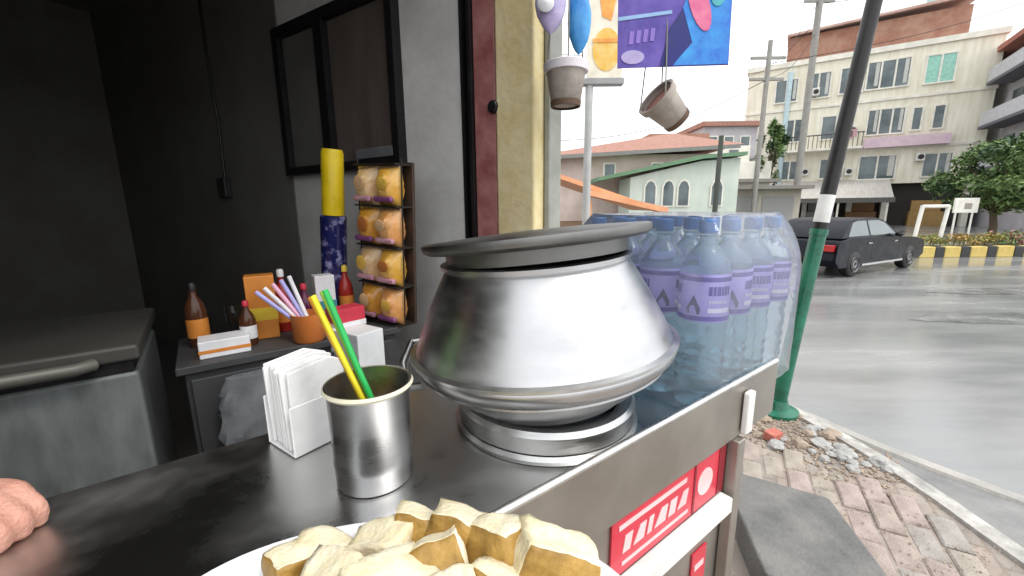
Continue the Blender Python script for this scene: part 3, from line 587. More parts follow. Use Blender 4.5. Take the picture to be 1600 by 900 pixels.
# ------------------------------------------------------------------ pack of water bottles
m_pet = mat('blue water bottle', (0.74, 0.91, 0.98), 0.07, trans=0.82, ior=1.22, rvar=0.03, scale=6, var=0.03)
m_cap = mat('blue cap', (0.015, 0.14, 0.42), 0.35)
m_lab = mat('lavender label', (0.32, 0.26, 0.70), 0.4, scale=10, col2=(0.48, 0.42, 0.82), rvar=0.05)
m_lbd = mat('purple label ink', (0.07, 0.03, 0.34), 0.4); m_lbw = mat('white label ink', (0.80, 0.79, 0.88), 0.4)
m_drop = mat('navy drop', (0.01, 0.01, 0.10), 0.4)
BR = 0.0435
def bottle():
    o = empty('water_bottle')
    pf = [(0.0, 0.006), (0.03, 0.001), (0.040, 0.004), (BR, 0.014)]
    for i in range(4): z = 0.03 + i * 0.022; pf += [(BR, z), (BR - 0.0025, z + 0.006), (BR - 0.0025, z + 0.010), (BR, z + 0.016)]
    pf += [(BR, 0.135), (BR - 0.0025, 0.141), (BR - 0.0025, 0.145), (BR, 0.152), (BR - 0.001, 0.162), (BR - 0.001, 0.252), (BR, 0.256), (BR - 0.003, 0.266), (0.033, 0.280), (0.022, 0.294), (0.0145, 0.302), (0.0135, 0.312), (0.0175, 0.314), (0.0175, 0.318), (0.013, 0.319), (0.0, 0.319)]
    mk('bottle_body', lathe(pf, 32, False, False), m_pet, o, smooth=True)
    mk('cap', lathe([(0.0165, 0.3195), (0.0172, 0.322), (0.0168, 0.340), (0.015, 0.342)], 24), m_cap, o, smooth=True)
    lb = mk('label', lathe([(BR - 0.0004, 0.166), (BR + 0.0006, 0.168), (BR + 0.0006, 0.249), (BR - 0.0004, 0.251)], 40, False, False), m_lab, o, smooth=True)
    def arcs(spans, off):
        v, f = [], []
        for a0, a1, z0, z1 in spans:
            n = max(1, int((a1 - a0) / 0.12)); o_ = len(v)
            for k in range(n + 1):
                a = a0 + (a1 - a0) * k / n
                v += [((BR + off) * math.cos(a), (BR + off) * math.sin(a), z0), ((BR + off) * math.cos(a), (BR + off) * math.sin(a), z1)]
            f += [(o_ + 2 * k, o_ + 2 * k + 2, o_ + 2 * k + 3, o_ + 2 * k + 1) for k in range(n)]
        return v, f
    mk('ink_band', arcs([(0, 2 * math.pi, 0.169, 0.177)], 0.0011), m_lbd, lb); mk('ink_band', arcs([(0, 2 * math.pi, 0.238, 0.246)], 0.0011), m_lbd, lb)
    for a in (-0.85, 1.25, 3.35):
        sp_ = []; x_ = a
        for w_ in (0.13, 0.10, 0.16, 0.08, 0.13, 0.11): sp_.append((x_, x_ + w_, 0.214, 0.230)); x_ += w_ + 0.045
        mk('ink_lettering', arcs(sp_, 0.0013), m_lbd, lb); mk('ink_lettering', arcs([(a + 0.05 + 0.1 * k, a + 0.11 + 0.1 * k, 0.200, 0.206) for k in range(8)], 0.0013), m_lbw, lb)
        mk('ink_stripe', arcs([(a, a + 0.95, 0.184, 0.192)], 0.0013), m_lbw, lb)
    for a in (-1.4, 0.7, 2.8):
        ca, sa = math.cos(a), math.sin(a); pts = []
        for t, z in ((-0.011, 0.180), (0.011, 0.180), (0.012, 0.190), (0.0, 0.214), (-0.012, 0.190)):
            aa = a + t / BR; pts.append(((BR + 0.0015) * math.cos(aa), (BR + 0.0015) * math.sin(aa), z))
        mk('drop_emblem', (pts, [(0, 1, 2, 3, 4)]), m_drop, lb)
    return o
b0 = bottle(); rows = ['front', 'second', 'third', 'back']; cols = ['nearest the pot', 'second from the pot', 'third from the pot', 'nearest the pole']
first = True
for r in range(4):
    for c in range(4):
        b = b0 if first else dup(b0); first = False; b.scale = (1, 1, 1.03)
        a_, b_ = 0.738 + c * 0.0885, 0.381 + r * 0.0885
        b.location = ab(a_, b_, CZ + 0.002); b.rotation_euler = (random.gauss(0, 0.008), random.gauss(0, 0.008), random.uniform(0, 6.28))
        tag(b, 'blue capped water bottle in the wrapped pack, %s row, %s' % (rows[r], cols[c]), 'bottle', 'bottles in the wrapped water pack')
# film: hull around the pack, sagging between the caps
v, f = [], []; HX, HY = 0.1915, 0.1915; NT = 96
def hull(t, z):
    a = 2 * math.pi * t / NT; e = 0.16
    x = HX * math.copysign(abs(math.cos(a)) ** e, math.cos(a)); y = HY * math.copysign(abs(math.sin(a)) ** e, math.sin(a))
    k = 1 if z < 0.24 else 1 - 0.22 * ((z - 0.24) / 0.12) ** 2
    n_ = 0.003 * noise.noise(Vector((x * 22, y * 22, z * 30)))
    return (x * k + n_ * math.cos(a), y * k + n_ * math.sin(a), z + 0.008 * noise.noise(Vector((x * 15, y * 15, 3))))
zs = [0.004, 0.05, 0.09, 0.13, 0.17, 0.21, 0.24, 0.27, 0.30, 0.325, 0.345, 0.360]
for z in zs:
    for t in range(NT): v.append(hull(t, z))
for i in range(len(zs) - 1):
    for t in range(NT): f.append((i * NT + t, i * NT + (t + 1) % NT, (i + 1) * NT + (t + 1) % NT, (i + 1) * NT + t))
f.append(tuple((len(zs) - 1) * NT + k for k in range(NT)))
tag(mk('shrink_wrap', (v, f), film_mat(), None, ab(0.871, 0.5145, CZ + 0.001), (0, 0, CART), smooth=True), 'clear plastic shrink wrap around the pack of water bottles', 'wrap')

# ------------------------------------------------------------------ things hanging from the awning
m_cord = mat('cord', (0.25, 0.24, 0.22), 0.8)
bn = empty('hanging_banner', (0.51, 2.1, 1.968), R(1.5), 0, R(-1.5))
mk('cloth', box(0, 0.53, 0, 0.006, 0, 0.62), mat('deep violet cloth', (0.07, 0.045, 0.30), 0.6, scale=9, col2=(0.16, 0.11, 0.45)), bn)
mk('blue_print', prism_y([(0.26, 0.004), (0.526, 0.004), (0.526, 0.55), (0.40, 0.50), (0.30, 0.25), (0.35, 0.10)], -0.003, -0.0005), mat('bright blue print', (0.02, 0.14, 0.60), 0.5, scale=10, col2=(0.05, 0.33, 0.75)), bn)
mk('dark_print', prism_y([(0.20, 0.004), (0.262, 0.004), (0.345, 0.10), (0.30, 0.245), (0.24, 0.16)], -0.003, -0.0005), mat('navy print', (0.015, 0.02, 0.16), 0.5), bn)
def oval(cx, cz, rx, rz, n=20, tilt=0.0):
    return [(cx + rx * math.cos(2 * math.pi * k / n) * math.cos(tilt) - rz * math.sin(2 * math.pi * k / n) * math.sin(tilt), cz + rx * math.cos(2 * math.pi * k / n) * math.sin(tilt) + rz * math.sin(2 * math.pi * k / n) * math.cos(tilt)) for k in range(n)]
mk('pink_print', prism_y(oval(0.375, 0.26, 0.045, 0.12, 20, 0.35), -0.007, -0.0045), mat('pink print', (0.62, 0.09, 0.25), 0.5, scale=12, col2=(0.75, 0.22, 0.35)), bn)
mk('teal_print', prism_y(oval(0.46, 0.30, 0.035, 0.05), -0.007, -0.0045), mat('teal patch print', (0.08, 0.42, 0.48), 0.5), bn)
mk('stripe_print', prism_y([(0.0, 0.20), (0.25, 0.225), (0.25, 0.24), (0.0, 0.216)], -0.003, -0.0005), mat('pale cyan print', (0.28, 0.45, 0.70), 0.5), bn)
mk('lilac_print', prism_y(oval(0.07, 0.045, 0.055, 0.03), -0.003, -0.0005), mat('lilac print', (0.42, 0.36, 0.62), 0.5, scale=14), bn)
mk('lettering_print', cat(*[prism_y([(0.05 + 0.033 * i, 0.10 + 0.004 * i), (0.07 + 0.033 * i, 0.10 + 0.004 * i), (0.075 + 0.033 * i, 0.155 + 0.004 * i), (0.055 + 0.033 * i, 0.155 + 0.004 * i)], -0.003, -0.0005) for i in range(4)]), mat('violet lettering', (0.25, 0.16, 0.55), 0.5), bn)
mk('cord', tube([(0.02, 0.003, 0.62), (0.03, -0.2, 0.90)], 0.003, 6), m_cord, bn); mk('cord', tube([(0.51, 0.003, 0.62), (0.5, -0.2, 0.90)], 0.003, 6), m_cord, bn)
tag(bn, 'violet and bright blue printed banner hanging over the street', 'banner')
m_gpot = mat('grey clay pot', (0.27, 0.235, 0.205), 0.75, scale=8, bump=0.3, bscale=40, col2=(0.42, 0.375, 0.335))
m_wrim = mat('white pot rim', (0.72, 0.68, 0.72), 0.6, scale=8)
def hang_pot(loc, rot, ztop, white, label):
    o = empty('hanging_pot', loc); o.rotation_euler = rot
    mk('pot_body', lathe([(0.0, -0.09), (0.058, -0.09), (0.066, -0.083), (0.090, 0.06), (0.088, 0.062), (0.06, -0.075), (0.0, -0.08)], 40, False, False), m_gpot, o, smooth=True)
    mk('rim', lathe([(0.086, 0.045), (0.098, 0.047), (0.103, 0.08), (0.098, 0.084), (0.088, 0.08)], 40, False, False), m_wrim if white else m_gpot, o, smooth=True)
    mk('base_ring', lathe([(0.0585, -0.098), (0.068, -0.098), (0.07, -0.074), (0.0665, -0.072)], 40, False, False), mat('brown pot base', (0.12, 0.075, 0.05), 0.8), o, smooth=True)
    mk('soil', lathe([(0.0, 0.055), (0.086, 0.05)], 30, False, False), mat('reddish soil', (0.25, 0.12, 0.09), 0.9, scale=20, bump=0.6), o)
    inv = Euler(rot).to_matrix().transposed()
    top = inv @ Vector((-0.06 if not white else 0.0, -0.05, ztop - loc[2]))
    for k in range(3):
        a = k * 2.09 + 0.5; mk('cord', tube([(0.095 * math.cos(a), 0.095 * math.sin(a), 0.08), tuple(top)], 0.0035, 6), m_cord, o)
    o.scale = (0.8, 0.8, 0.8) if white else (1, 1, 1)
    return tag(o, label, 'hanging pot')
hang_pot((0.203, 1.6, 1.765), (0, 0, 0), 2.86, True, 'grey hanging pot with white rim beside the yellow pilaster')
hang_pot((0.785, 2.2, 1.812), (R(14), R(-52), 0), 2.86, False, 'grey brown hanging pot tilted over below the violet banner')
# twisted cord of the tilted pot seen below the banner and two inflated bags by the pilaster
def bag(name, loc, m, s, label, knot):
    v, f = [], []; n1, n2 = 28, 18
    for i in range(n2 + 1):
        t = i / n2; w = math.sin(math.pi * min(1, t * 1.02)) ** 0.7 * (1 - 0.35 * t)
        for k in range(n1):
            a = 2 * math.pi * k / n1; d = Vector((math.cos(a), math.sin(a), t * 2))
            q = 1 + 0.10 * noise.noise(d * 2 + Vector(loc)) + 0.05 * noise.noise(d * 6)
            v.append((s[0] * w * q * math.cos(a), s[1] * w * q * math.sin(a), s[2] * (t - 0.0)))
    for i in range(n2):
        for k in range(n1): f.append((i * n1 + k, i * n1 + (k + 1) % n1, (i + 1) * n1 + (k + 1) % n1, (i + 1) * n1 + k))
    o = empty(name, loc); mk('bag_body', (v, f), m, o, smooth=True); mk('cord', tube([(0, 0, s[2] * 0.97), (0, -0.03, 2.86 - loc[2])], 0.003, 6), m_cord, o)
    if knot: mk('printed_spot', lathe([(0.0, 0.01), (0.022, 0.006), (0.028, 0.0)], 18, False, False), m_wc, o, knot, (R(90), 0, 0), smooth=True)
    return tag(o, label, 'bag')
bag('hanging_bag', (0.140, 1.54, 1.905), mat('lilac plastic', (0.34, 0.27, 0.55), 0.35, scale=9, col2=(0.66, 0.62, 0.80)), (0.062, 0.04, 0.24), 'lilac and white plastic bag hanging beside the yellow pilaster', (-0.02, -0.042, 0.08))
bag('hanging_bag', (0.243, 1.57, 1.850), mat('sky blue plastic', (0.03, 0.22, 0.60), 0.35, scale=9, col2=(0.12, 0.45, 0.80)), (0.048, 0.036, 0.26), 'sky blue plastic bag hanging above the grey pot', None)
# awning hanging rail
rl_ = tube([(0.05, 2.0, 2.87), (1.2, 2.0, 2.87)], 0.015, 10)
hr = empty('hanging_rail'); mk('bar', rl_, m_ssd, hr, smooth=True); mk('post_arm', tube([(0.06, 2.0, 2.87), (0.06, 1.78, 2.95)], 0.012, 8), m_ssd, hr); mk('post_arm', tube([(1.19, 2.0, 2.87), (0.15, 1.78, 3.1)], 0.012, 8), m_ssd, hr); mk('cross_bar', tube([(0.10, 2.0, 2.87), (0.14, 1.5, 2.86), (0.26, 1.5, 2.86)], 0.01, 8), m_ssd, hr)
tag(hr, 'grey metal rail above the banner and hanging pots', 'rail')

# orange advertising sign on a post, across the pavement corner
sg = empty('sign_post', (0.90, 5.0, -0.12))
mk('post', tube([(0, 0, 0), (0, 0, 2.82)], 0.045, 16), mat('pale grey post', (0.42, 0.43, 0.42), 0.6, scale=6), sg, smooth=True)
bdz = 2.86
brd = mk('board', box(-0.03, 0.36, -0.03, 0.03, bdz, bdz + 1.2), mat('cream sign board', (0.74, 0.68, 0.56), 0.5), sg, bevel=0.005)
mk('ledge', box(-0.13, 0.38, -0.06, 0.06, bdz - 0.07, bdz - 0.005), mat('grey ledge', (0.3, 0.3, 0.3), 0.6), sg, bevel=0.005)
m_og = mat('orange sign print', (0.70, 0.26, 0.05), 0.5, scale=9, col2=(0.78, 0.42, 0.10)); m_yg = mat('amber sign print', (0.72, 0.42, 0.06), 0.5, scale=9, col2=(0.75, 0.56, 0.22))
mk('amber_print', prism_y(oval(0.175, bdz + 0.29, 0.155, 0.22), -0.036, -0.0305), m_yg, brd); mk('orange_print', prism_y([(0.06, bdz + 0.95), (0.30, bdz + 0.95), (0.22, bdz + 0.58), (0.12, bdz + 0.62)], -0.036, -0.0305), m_og, brd)
mk('orange_print', prism_y([(0.02, bdz + 0.40), (0.33, bdz + 0.40), (0.33, bdz + 0.36), (0.02, bdz + 0.36)], -0.041, -0.0365), m_og, brd)
tag(sg, 'cream sign with orange print on a pale post', 'sign')

# ------------------------------------------------------------------ traffic island with striped kerb, tree, hedge
isl = [(10.6, 10.9), (11.2, 11.0), (13.0, 11.0), (15.0, 10.9), (18.0, 10.6), (22.0, 10.0)]
ISL = smoothline(isl, 10)
isl_top = struct(mk('traffic_island', prism(ISL + [(24, 17), (12, 16)], -0.13, 0.10), mat('island soil', (0.14, 0.12, 0.085), 0.9, scale=3, col2=(0.2, 0.2, 0.1))))
m_ky = mat('yellow kerb paint', (0.50, 0.37, 0.09), 0.7, scale=9, col2=(0.60, 0.46, 0.16)); m_kb = mat('black kerb paint', (0.03, 0.03, 0.03), 0.6, scale=6)
x = 10.9; k = 0
def isl_y(x):
    for (x0, y0), (x1, y1) in zip(ISL[:-1], ISL[1:]):
        if x0 <= x <= x1: return y0 + (y1 - y0) * (x - x0) / (x1 - x0)
    return 11.0
while x < 18.5:
    w = 0.44 if k % 2 == 0 else 0.26
    y0 = isl_y(x); y1 = isl_y(x + w); a = math.atan2(y1 - y0, w)
    mk('kerb_stone', box(0.006, w - 0.006, -0.09, 0.10, 0, 0.29 + random.uniform(-0.008, 0.008)), m_ky if k % 2 == 0 else m_kb, isl_top, (x, y0, -0.125), (0, 0, a), bevel=0.02)
    x += w; k += 1
m_leafs = [mat('leaf mid', (0.09, 0.15, 0.05), 0.55, scale=3, col2=(0.12, 0.20, 0.06)), mat('leaf dark', (0.025, 0.06, 0.018), 0.6, scale=3), mat('leaf light', (0.15, 0.23, 0.08), 0.5, scale=3)]
m_bark = mat('bark', (0.10, 0.075, 0.05), 0.9, scale=12, bump=0.7)
def foliage(clumps, per, leaf, rnd):
    v, f, mi = [], [], []
    for (cx, cy_, cz, r, rz) in clumps:
        tone = rnd.choice((0, 0, 1, 2))
        for _ in range(per):
            d = Vector((rnd.gauss(0, 1), rnd.gauss(0, 1), rnd.gauss(0, 1))).normalized() * (rnd.random() ** 0.4)
            p = Vector((cx + d.x * r, cy_ + d.y * r, cz + d.z * rz)); e = Euler((rnd.uniform(-1, 1), rnd.uniform(-1, 1), rnd.uniform(0, 6.28))).to_matrix()
            s = leaf * rnd.uniform(0.6, 1.3); b = len(v)
            for q in ((-s, 0, 0), (0, -s * 0.45, 0.02 * s), (s, 0, -0.2 * s), (0, s * 0.45, 0.02 * s)): v.append(tuple(p + e @ Vector(q)))
            f.append((b, b + 1, b + 2, b + 3)); mi.append(tone if rnd.random() < 0.75 else rnd.randrange(3))
    return v, f, mi
def tree(name, loc, h, rx, rz, cz, n, per, leaf, seed, label, trunk_r=0.12, catg='tree'):
    rnd = random.Random(seed); o = empty(name, loc); limbs = []
    pts = [(0, 0, 0), (0.05, 0.02, h * 0.2), (-0.04, 0.05, h * 0.42), (0.02, 0, cz)]
    limbs.append(tube(pts, [trunk_r, trunk_r * 0.8, trunk_r * 0.62, trunk_r * 0.3], 10)); cl = []
    for i in range(n):
        a = rnd.uniform(0, 6.28); q = rnd.random() ** 0.5; zz = rnd.uniform(-0.85, 1)
        w = math.sqrt(max(0.05, 1 - zz * zz)); c = (rx * q * w * math.cos(a), rx * q * w * math.sin(a), cz + zz * rz)
        cl.append((*c, rx * rnd.uniform(0.2, 0.36), rz * rnd.uniform(0.2, 0.36)))
        if i % 3 == 0: limbs.append(tube([(0, 0, h * 0.36), (c[0] * 0.5, c[1] * 0.5, h * 0.36 + (c[2] - h * 0.36) * 0.6), c], [trunk_r * 0.4, trunk_r * 0.22, 0.01], 6))
    mk('trunk', cat(*limbs), m_bark, o, smooth=True)
    v, f, mi = foliage(cl, per, leaf, rnd); c = mk('crown', (v, f), m_leafs, o)
    for p, i in zip(c.data.polygons, mi): p.material_index = i
    return tag(o, label, catg)
tree('leafy_tree', (15.15, 13.0, 0.08), 2.5, 1.5, 1.0, 1.95, 60, 130, 0.09, 5, 'bushy green tree on the traffic island in front of the yellow building')
tree('leafy_tree', (18.2, 14.0, 0.08), 3.0, 2.0, 1.3, 2.3, 50, 110, 0.12, 8, 'green tree at the right end of the traffic island')
def hedge(name, x0, x1, y, h, seed, label, mats_):
    rnd = random.Random(seed); n = int((x1 - x0) * 5)
    cl = [(x0 + (x1 - x0) * rnd.random(), y + rnd.uniform(-0.2, 0.2), 0.1 + h * rnd.uniform(0.2, 0.8), 0.22, h * 0.35) for _ in range(n)]
    v, f, mi = foliage(cl, 70, 0.05, rnd); o = empty(name, ((x0 + x1) / 2, y, 0)); 
    c = mk('leaves', ([(a - (x0 + x1) / 2, b - y, z) for a, b, z in v], f), mats_, o)
    for p, i in zip(c.data.polygons, mi): p.material_index = i
    mk('stems', cat(*[tube([(q[0] - (x0 + x1) / 2, q[1] - y, 0.08), (q[0] - (x0 + x1) / 2 + 0.05, q[1] - y, q[2])], 0.012, 5) for q in cl]), m_bark, o)
    for q in o.children: q['kind'] = 'stuff'
    return tag(o, label, 'shrub')
hedge('hedge', 11.6, 14.3, 11.7, 0.35, 3, 'low yellow green hedge behind the striped kerb', [mat('yellow leaf', (0.32, 0.30, 0.08), 0.6), m_leafs[0], mat('ochre leaf', (0.36, 0.22, 0.07), 0.6)])
hedge('flower_bed', 13.6, 18.0, 11.9, 0.6, 4, 'pinkish flower bed under the green island tree', [mat('pink petal', (0.50, 0.22, 0.24), 0.6), mat('ochre leaf', (0.36, 0.22, 0.07), 0.6), m_leafs[2]])
# small white notice on posts
nb = empty('notice_board', (13.15, 12.3, 0.1))
m_wp = mat('white painted steel', (0.75, 0.73, 0.68), 0.5)
mk('post', tube([(0, 0, 0), (0, 0, 0.95)], 0.025, 8), m_wp, nb); mk('post', tube([(0.5, 0, 0), (0.5, 0, 0.95)], 0.025, 8), m_wp, nb)
mk('board', box(-0.08, 0.62, -0.03, 0.03, 0.92, 1.35), m_wp, nb, bevel=0.01); mk('printed_mark', box(0.2, 0.42, -0.034, -0.031, 1.03, 1.2), mat('grey print', (0.3, 0.27, 0.24), 0.6), nb)
tag(nb, 'small white notice board on posts under the island tree', 'notice board')
gp = empty('barrier_frame', (11.75, 12.0, 0.1))
mk('post', tube([(0, 0, 0), (0.1, 0, 1.15)], 0.05, 8), m_wp, gp); mk('post', tube([(0.75, 0, 0), (0.85, 0, 1.15)], 0.05, 8), m_wp, gp); mk('bar', tube([(0.1, 0, 1.12), (0.85, 0, 1.12)], 0.05, 8), m_wp, gp)
tag(gp, 'white tubular barrier frame at the end of the island', 'barrier')

# ------------------------------------------------------------------ dark car crossing behind the bottles
car = empty('parked_car', (5.85, 8.45, ROADZ + 0.002), R(27))
m_cp = mat('dark navy car paint', (0.006, 0.007, 0.012), 0.35, scale=4, coat=0.05, var=0.2, spec=0.18)
m_gls = mat('car glass', (0.10, 0.12, 0.12), 0.06, scale=2, spec=0.8, rvar=0.03)
CL, CW = 4.45, 1.75
side = [(0.0, 0.42), (0.03, 0.78), (0.12, 0.92), (0.55, 0.98), (1.3, 0.98), (2.9, 0.93), (3.9, 0.87), (4.32, 0.79), (4.43, 0.66), (4.45, 0.36), (4.2, 0.24), (0.2, 0.24)]
def car_body():
    v, f = [], []; n = len(side)
    ys = [(-CW / 2 + 0.06, 0.96), (-CW / 2, 1.0), (CW / 2, 1.0), (CW / 2 - 0.06, 0.96)]
    secs = [(-CW / 2 + 0.10, 0.955), (-CW / 2 + 0.02, 0.985), (-CW / 2, 1.0), (CW / 2, 1.0), (CW / 2 - 0.02, 0.985), (CW / 2 - 0.10, 0.955)]
    secs = sorted(secs)
    for y, s in secs:
        for x, z in side: v.append(((x - CL / 2) * s + CL / 2, y, 0.55 + (z - 0.55) * (s if s < 1 else 1)))
    for i in range(len(secs) - 1):
        for k in range(n): f.append((i * n + k, i * n + (k + 1) % n, (i + 1) * n + (k + 1) % n, (i + 1) * n + k))
    f.append(tuple(range(n - 1, -1, -1))); f.append(tuple((len(secs) - 1) * n + k for k in range(n)))
    return v, f
mk('body', car_body(), m_cp, car, bevel=0.03, seg=3)
car.scale = (0.86, 0.86, 0.80)
gh = [(0.35, 0.95), (0.85, 1.38), (1.15, 1.43), (2.15, 1.43), (2.45, 1.37), (3.15, 0.92)]
def green_house(sc_, inset):
    v = []; n = len(gh); f = []
    for y0, y1 in ((-CW / 2 + 0.06, -CW / 2 + 0.22), (CW / 2 - 0.06, CW / 2 - 0.22)):
        for x, z in gh: t = (z - 0.92) / 0.55; v.append((x, y0 + (y1 - y0) * t, z))
    f = [(i, (i + 1) % n, n + (i + 1) % n, n + i) for i in range(n)] + [tuple(range(n - 1, -1, -1)), tuple(range(n, 2 * n))]
    return v, f
mk('cabin', green_house(1, 0), m_cp, car, bevel=0.03, seg=3)
def sidewin(poly, s):
    out = []
    for off in (0.004, -0.02):
        for x, z in poly: t = (z - 0.92) / 0.55; out.append((x, s * (CW / 2 - 0.06 - 0.16 * t + off), z))
    n = len(poly)
    return out, [tuple(range(n)) if s < 0 else tuple(range(n - 1, -1, -1)), tuple(range(2 * n - 1, n - 1, -1)) if s < 0 else tuple(range(n, 2 * n))] + [(i, n + i, n + (i + 1) % n, (i + 1) % n) for i in range(n)]
for s in (-1, 1):
    mk('side_window', sidewin([(0.62, 1.0), (1.55, 1.0), (1.55, 1.37), (1.15, 1.37), (0.93, 1.33)], s), m_gls, car)
    mk('side_window', sidewin([(1.63, 1.0), (2.88, 1.0), (2.42, 1.31), (2.15, 1.37), (1.63, 1.37)], s), m_gls, car)
    for xx in (0.85, 3.62):
        w = mk('wheel', lathe([(0.0, -0.11), (0.2, -0.11), (0.30, -0.10), (0.32, -0.08), (0.32, 0.08), (0.30, 0.10), (0.2, 0.11), (0.0, 0.11)], 32, False, False), m_black, car, (xx, s * (CW / 2 - 0.09), 0.32), (R(90), 0, 0), smooth=True)
        mk('rim', lathe([(0.0, -0.014), (0.05, -0.02), (0.07, 0.0), (0.17, -0.012), (0.2, 0.0), (0.2, 0.02)], 10, False, False), mat('alloy rim', (0.35, 0.35, 0.36), 0.35, metal=0.8), w, (0, 0, -s * 0.113 if s > 0 else 0.113), (0 if s < 0 else math.pi, 0, 0))
    mk('headlight', box(4.20, 4.40, s * 0.62 - 0.17, s * 0.62 + 0.17, 0.60, 0.73), mat('headlight lens', (0.75, 0.74, 0.72), 0.15), car, bevel=0.03)
    mk('tail_light', box(0.0, 0.10, s * 0.66 - 0.15, s * 0.66 + 0.15, 0.66, 0.82), mat('tail light red', (0.4, 0.02, 0.02), 0.2), car, bevel=0.02)
    mk('mirror', rock_vf(0.09, 2, 8, 6, 0.8), m_cp, car, (2.75, s * (CW / 2 + 0.05), 1.0), smooth=True)
mk('windscreen', ([(2.50, -0.62, 1.34), (3.08, -0.75, 0.975), (3.08, 0.75, 0.975), (2.50, 0.62, 1.34)], [(0, 1, 2, 3)]), m_gls, car, (0.015, 0, 0.015))
mk('sill_trim', box(1.2, 3.25, -CW / 2 - 0.012, -CW / 2 + 0.005, 0.25, 0.30), mat('chrome trim', (0.6, 0.6, 0.6), 0.25, metal=1.0), car)
for xx in (1.59, 2.95): mk('door_seam', box(xx, xx + 0.012, -CW / 2 - 0.003, -CW / 2 + 0.004, 0.34, 0.92), m_black, car)
for xx in (1.35, 2.62): mk('door_handle', box(xx, xx + 0.16, -CW / 2 - 0.03, -CW / 2 - 0.002, 0.80, 0.83), mat('chrome trim', (0.6, 0.6, 0.6), 0.25, metal=1.0), car, bevel=0.008)
mk('number_plate', box(4.455, 4.48, -0.25, 0.25, 0.40, 0.50), m_creamw if 'white trim render' in MATS else mat('plate white', (0.7, 0.7, 0.68), 0.5), car)
mk('grille', box(4.40, 4.44, -0.40, 0.40, 0.56, 0.68), m_black, car, bevel=0.01)
mk('bumper', box(4.36, 4.47, -0.7, 0.7, 0.30, 0.48), m_black, car, bevel=0.04)
tag(car, 'dark navy sedan on the wet road behind the leaning pole', 'car')

# ------------------------------------------------------------------ yellow apartment block
BW = math.atan2(0.5446, -0.8387)      # wall direction: local x runs to the left, local y towards the road
BC = (27.93, 25.24, -0.13)
blk = empty('apartment_building', BC, BW)
m_cream = mat('cream render', (0.66, 0.62, 0.48), 0.85, scale=1.6, bump=0.1, col2=(0.82, 0.79, 0.68), rvar=0.05, stretch=(2.5, 2.5, 0.35))
m_creamw = mat('white trim render', (0.72, 0.70, 0.62), 0.8, scale=2)
m_wg = mat('window glass', (0.05, 0.07, 0.075), 0.12, scale=0.7, spec=0.7, col2=(0.16, 0.20, 0.21), rvar=0.05)
m_rust = mat('rusty roof sheet', (0.30, 0.13, 0.085), 0.8, scale=1.5, col2=(0.42, 0.25, 0.18))
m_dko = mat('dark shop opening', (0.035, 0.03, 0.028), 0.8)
L0, L1, H = 0.0, 12.6, 10.75
def bp(name, vf, m, **k): return mk(name, vf, m, blk, **k)
bp('wall', box(L0, L1, -9.0, 0.0, 2.7, H), m_cream)
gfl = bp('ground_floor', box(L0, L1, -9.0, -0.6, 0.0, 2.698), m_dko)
for x in (0.1, 3.9, 5.7, 8.2, 10.4, 12.3): bp('column', box(x, x + 0.28, -0.55, -0.02, 0.0, 2.69), m_creamw)
bp('parapet', box(L0 - 0.12, L1 + 0.12, -9.1, 0.14, H + 0.003, H + 0.32), m_creamw)
for z in (4.85, 7.85): bp('string_course', box(L0 - 0.05, L1 + 0.05, 0.003, 0.08, z, z + 0.16), m_creamw)
def win(x0, x1, z0, z1, n, m=None):
    w = bp('window', cat(box(x0, x1, 0.003, 0.07, z1 - 0.09, z1), box(x0, x1, 0.003, 0.11, z0, z0 + 0.09), *[box(x0 + (x1 - x0 - 0.09) * k / n, x0 + (x1 - x0 - 0.09) * k / n + 0.09, 0.003, 0.068, z0 + 0.09, z1 - 0.09) for k in range(n + 1)]), m_creamw)
    for k in range(n):
        a = x0 + (x1 - x0 - 0.09) * k / n + 0.092; b = x0 + (x1 - x0 - 0.09) * (k + 1) / n - 0.002
        mk('pane', box(a, b, 0.003, 0.025, z0 + 0.092, z1 - 0.092), m or m_wg, w)
        if n > 1 and k % 2 == 0 and not m: mk('curtain', box(a + 0.05, a + (b - a) * 0.4, 0.0255, 0.03, z0 + 0.25, z1 - 0.1), mat('curtain cloth', (0.5, 0.5, 0.46), 0.8), w)
win(3.8, 5.95, 8.55, 10.3, 3); win(5.9 + 0.1, 7.3, 8.5, 10.2, 2); win(7.7, 9.1, 8.45, 10.15, 2); win(9.5, 10.9, 8.4, 10.0, 2)
win(1.8, 3.2, 8.5, 10.2, 2, mat('sea green panel', (0.28, 0.55, 0.45), 0.3))
win(3.7, 5.6, 5.75, 7.4, 3); win(1.9, 2.5, 5.85, 7.3, 1); win(2.9, 3.45, 5.85, 7.3, 1); win(6.3, 8.0, 5.7, 7.3, 2); win(8.8, 10.2, 5.7, 7.3, 2)
win(3.75, 5.7, 2.95, 4.55, 2); win(6.4, 7.8, 3.1, 4.5, 2); win(8.8, 10.2, 3.1, 4.5, 2); win(1.2, 2.6, 3.0, 4.5, 2)
bp('drain_pipe', tube([(10.05, 0.1, 2.8), (10.05, 0.1, 10.4)], 0.16, 10), mat('pale blue pipe', (0.45, 0.58, 0.62), 0.6), smooth=True)
bp('awning_sheet', ([(4.0, 0.02, 3.0), (11.2, 0.02, 3.0), (11.2, 2.4, 1.75), (4.0, 2.4, 1.75), (4.0, 0.02, 2.94), (11.2, 0.02, 2.94), (11.2, 2.4, 1.69), (4.0, 2.4, 1.69)], [(0, 1, 2, 3), (7, 6, 5, 4), (0, 4, 5, 1), (3, 2, 6, 7), (0, 3, 7, 4), (1, 5, 6, 2)]), mat('grey awning tin', (0.42, 0.40, 0.37), 0.6, scale=2, col2=(0.55, 0.52, 0.48), stretch=(6, 0.5, 1)))
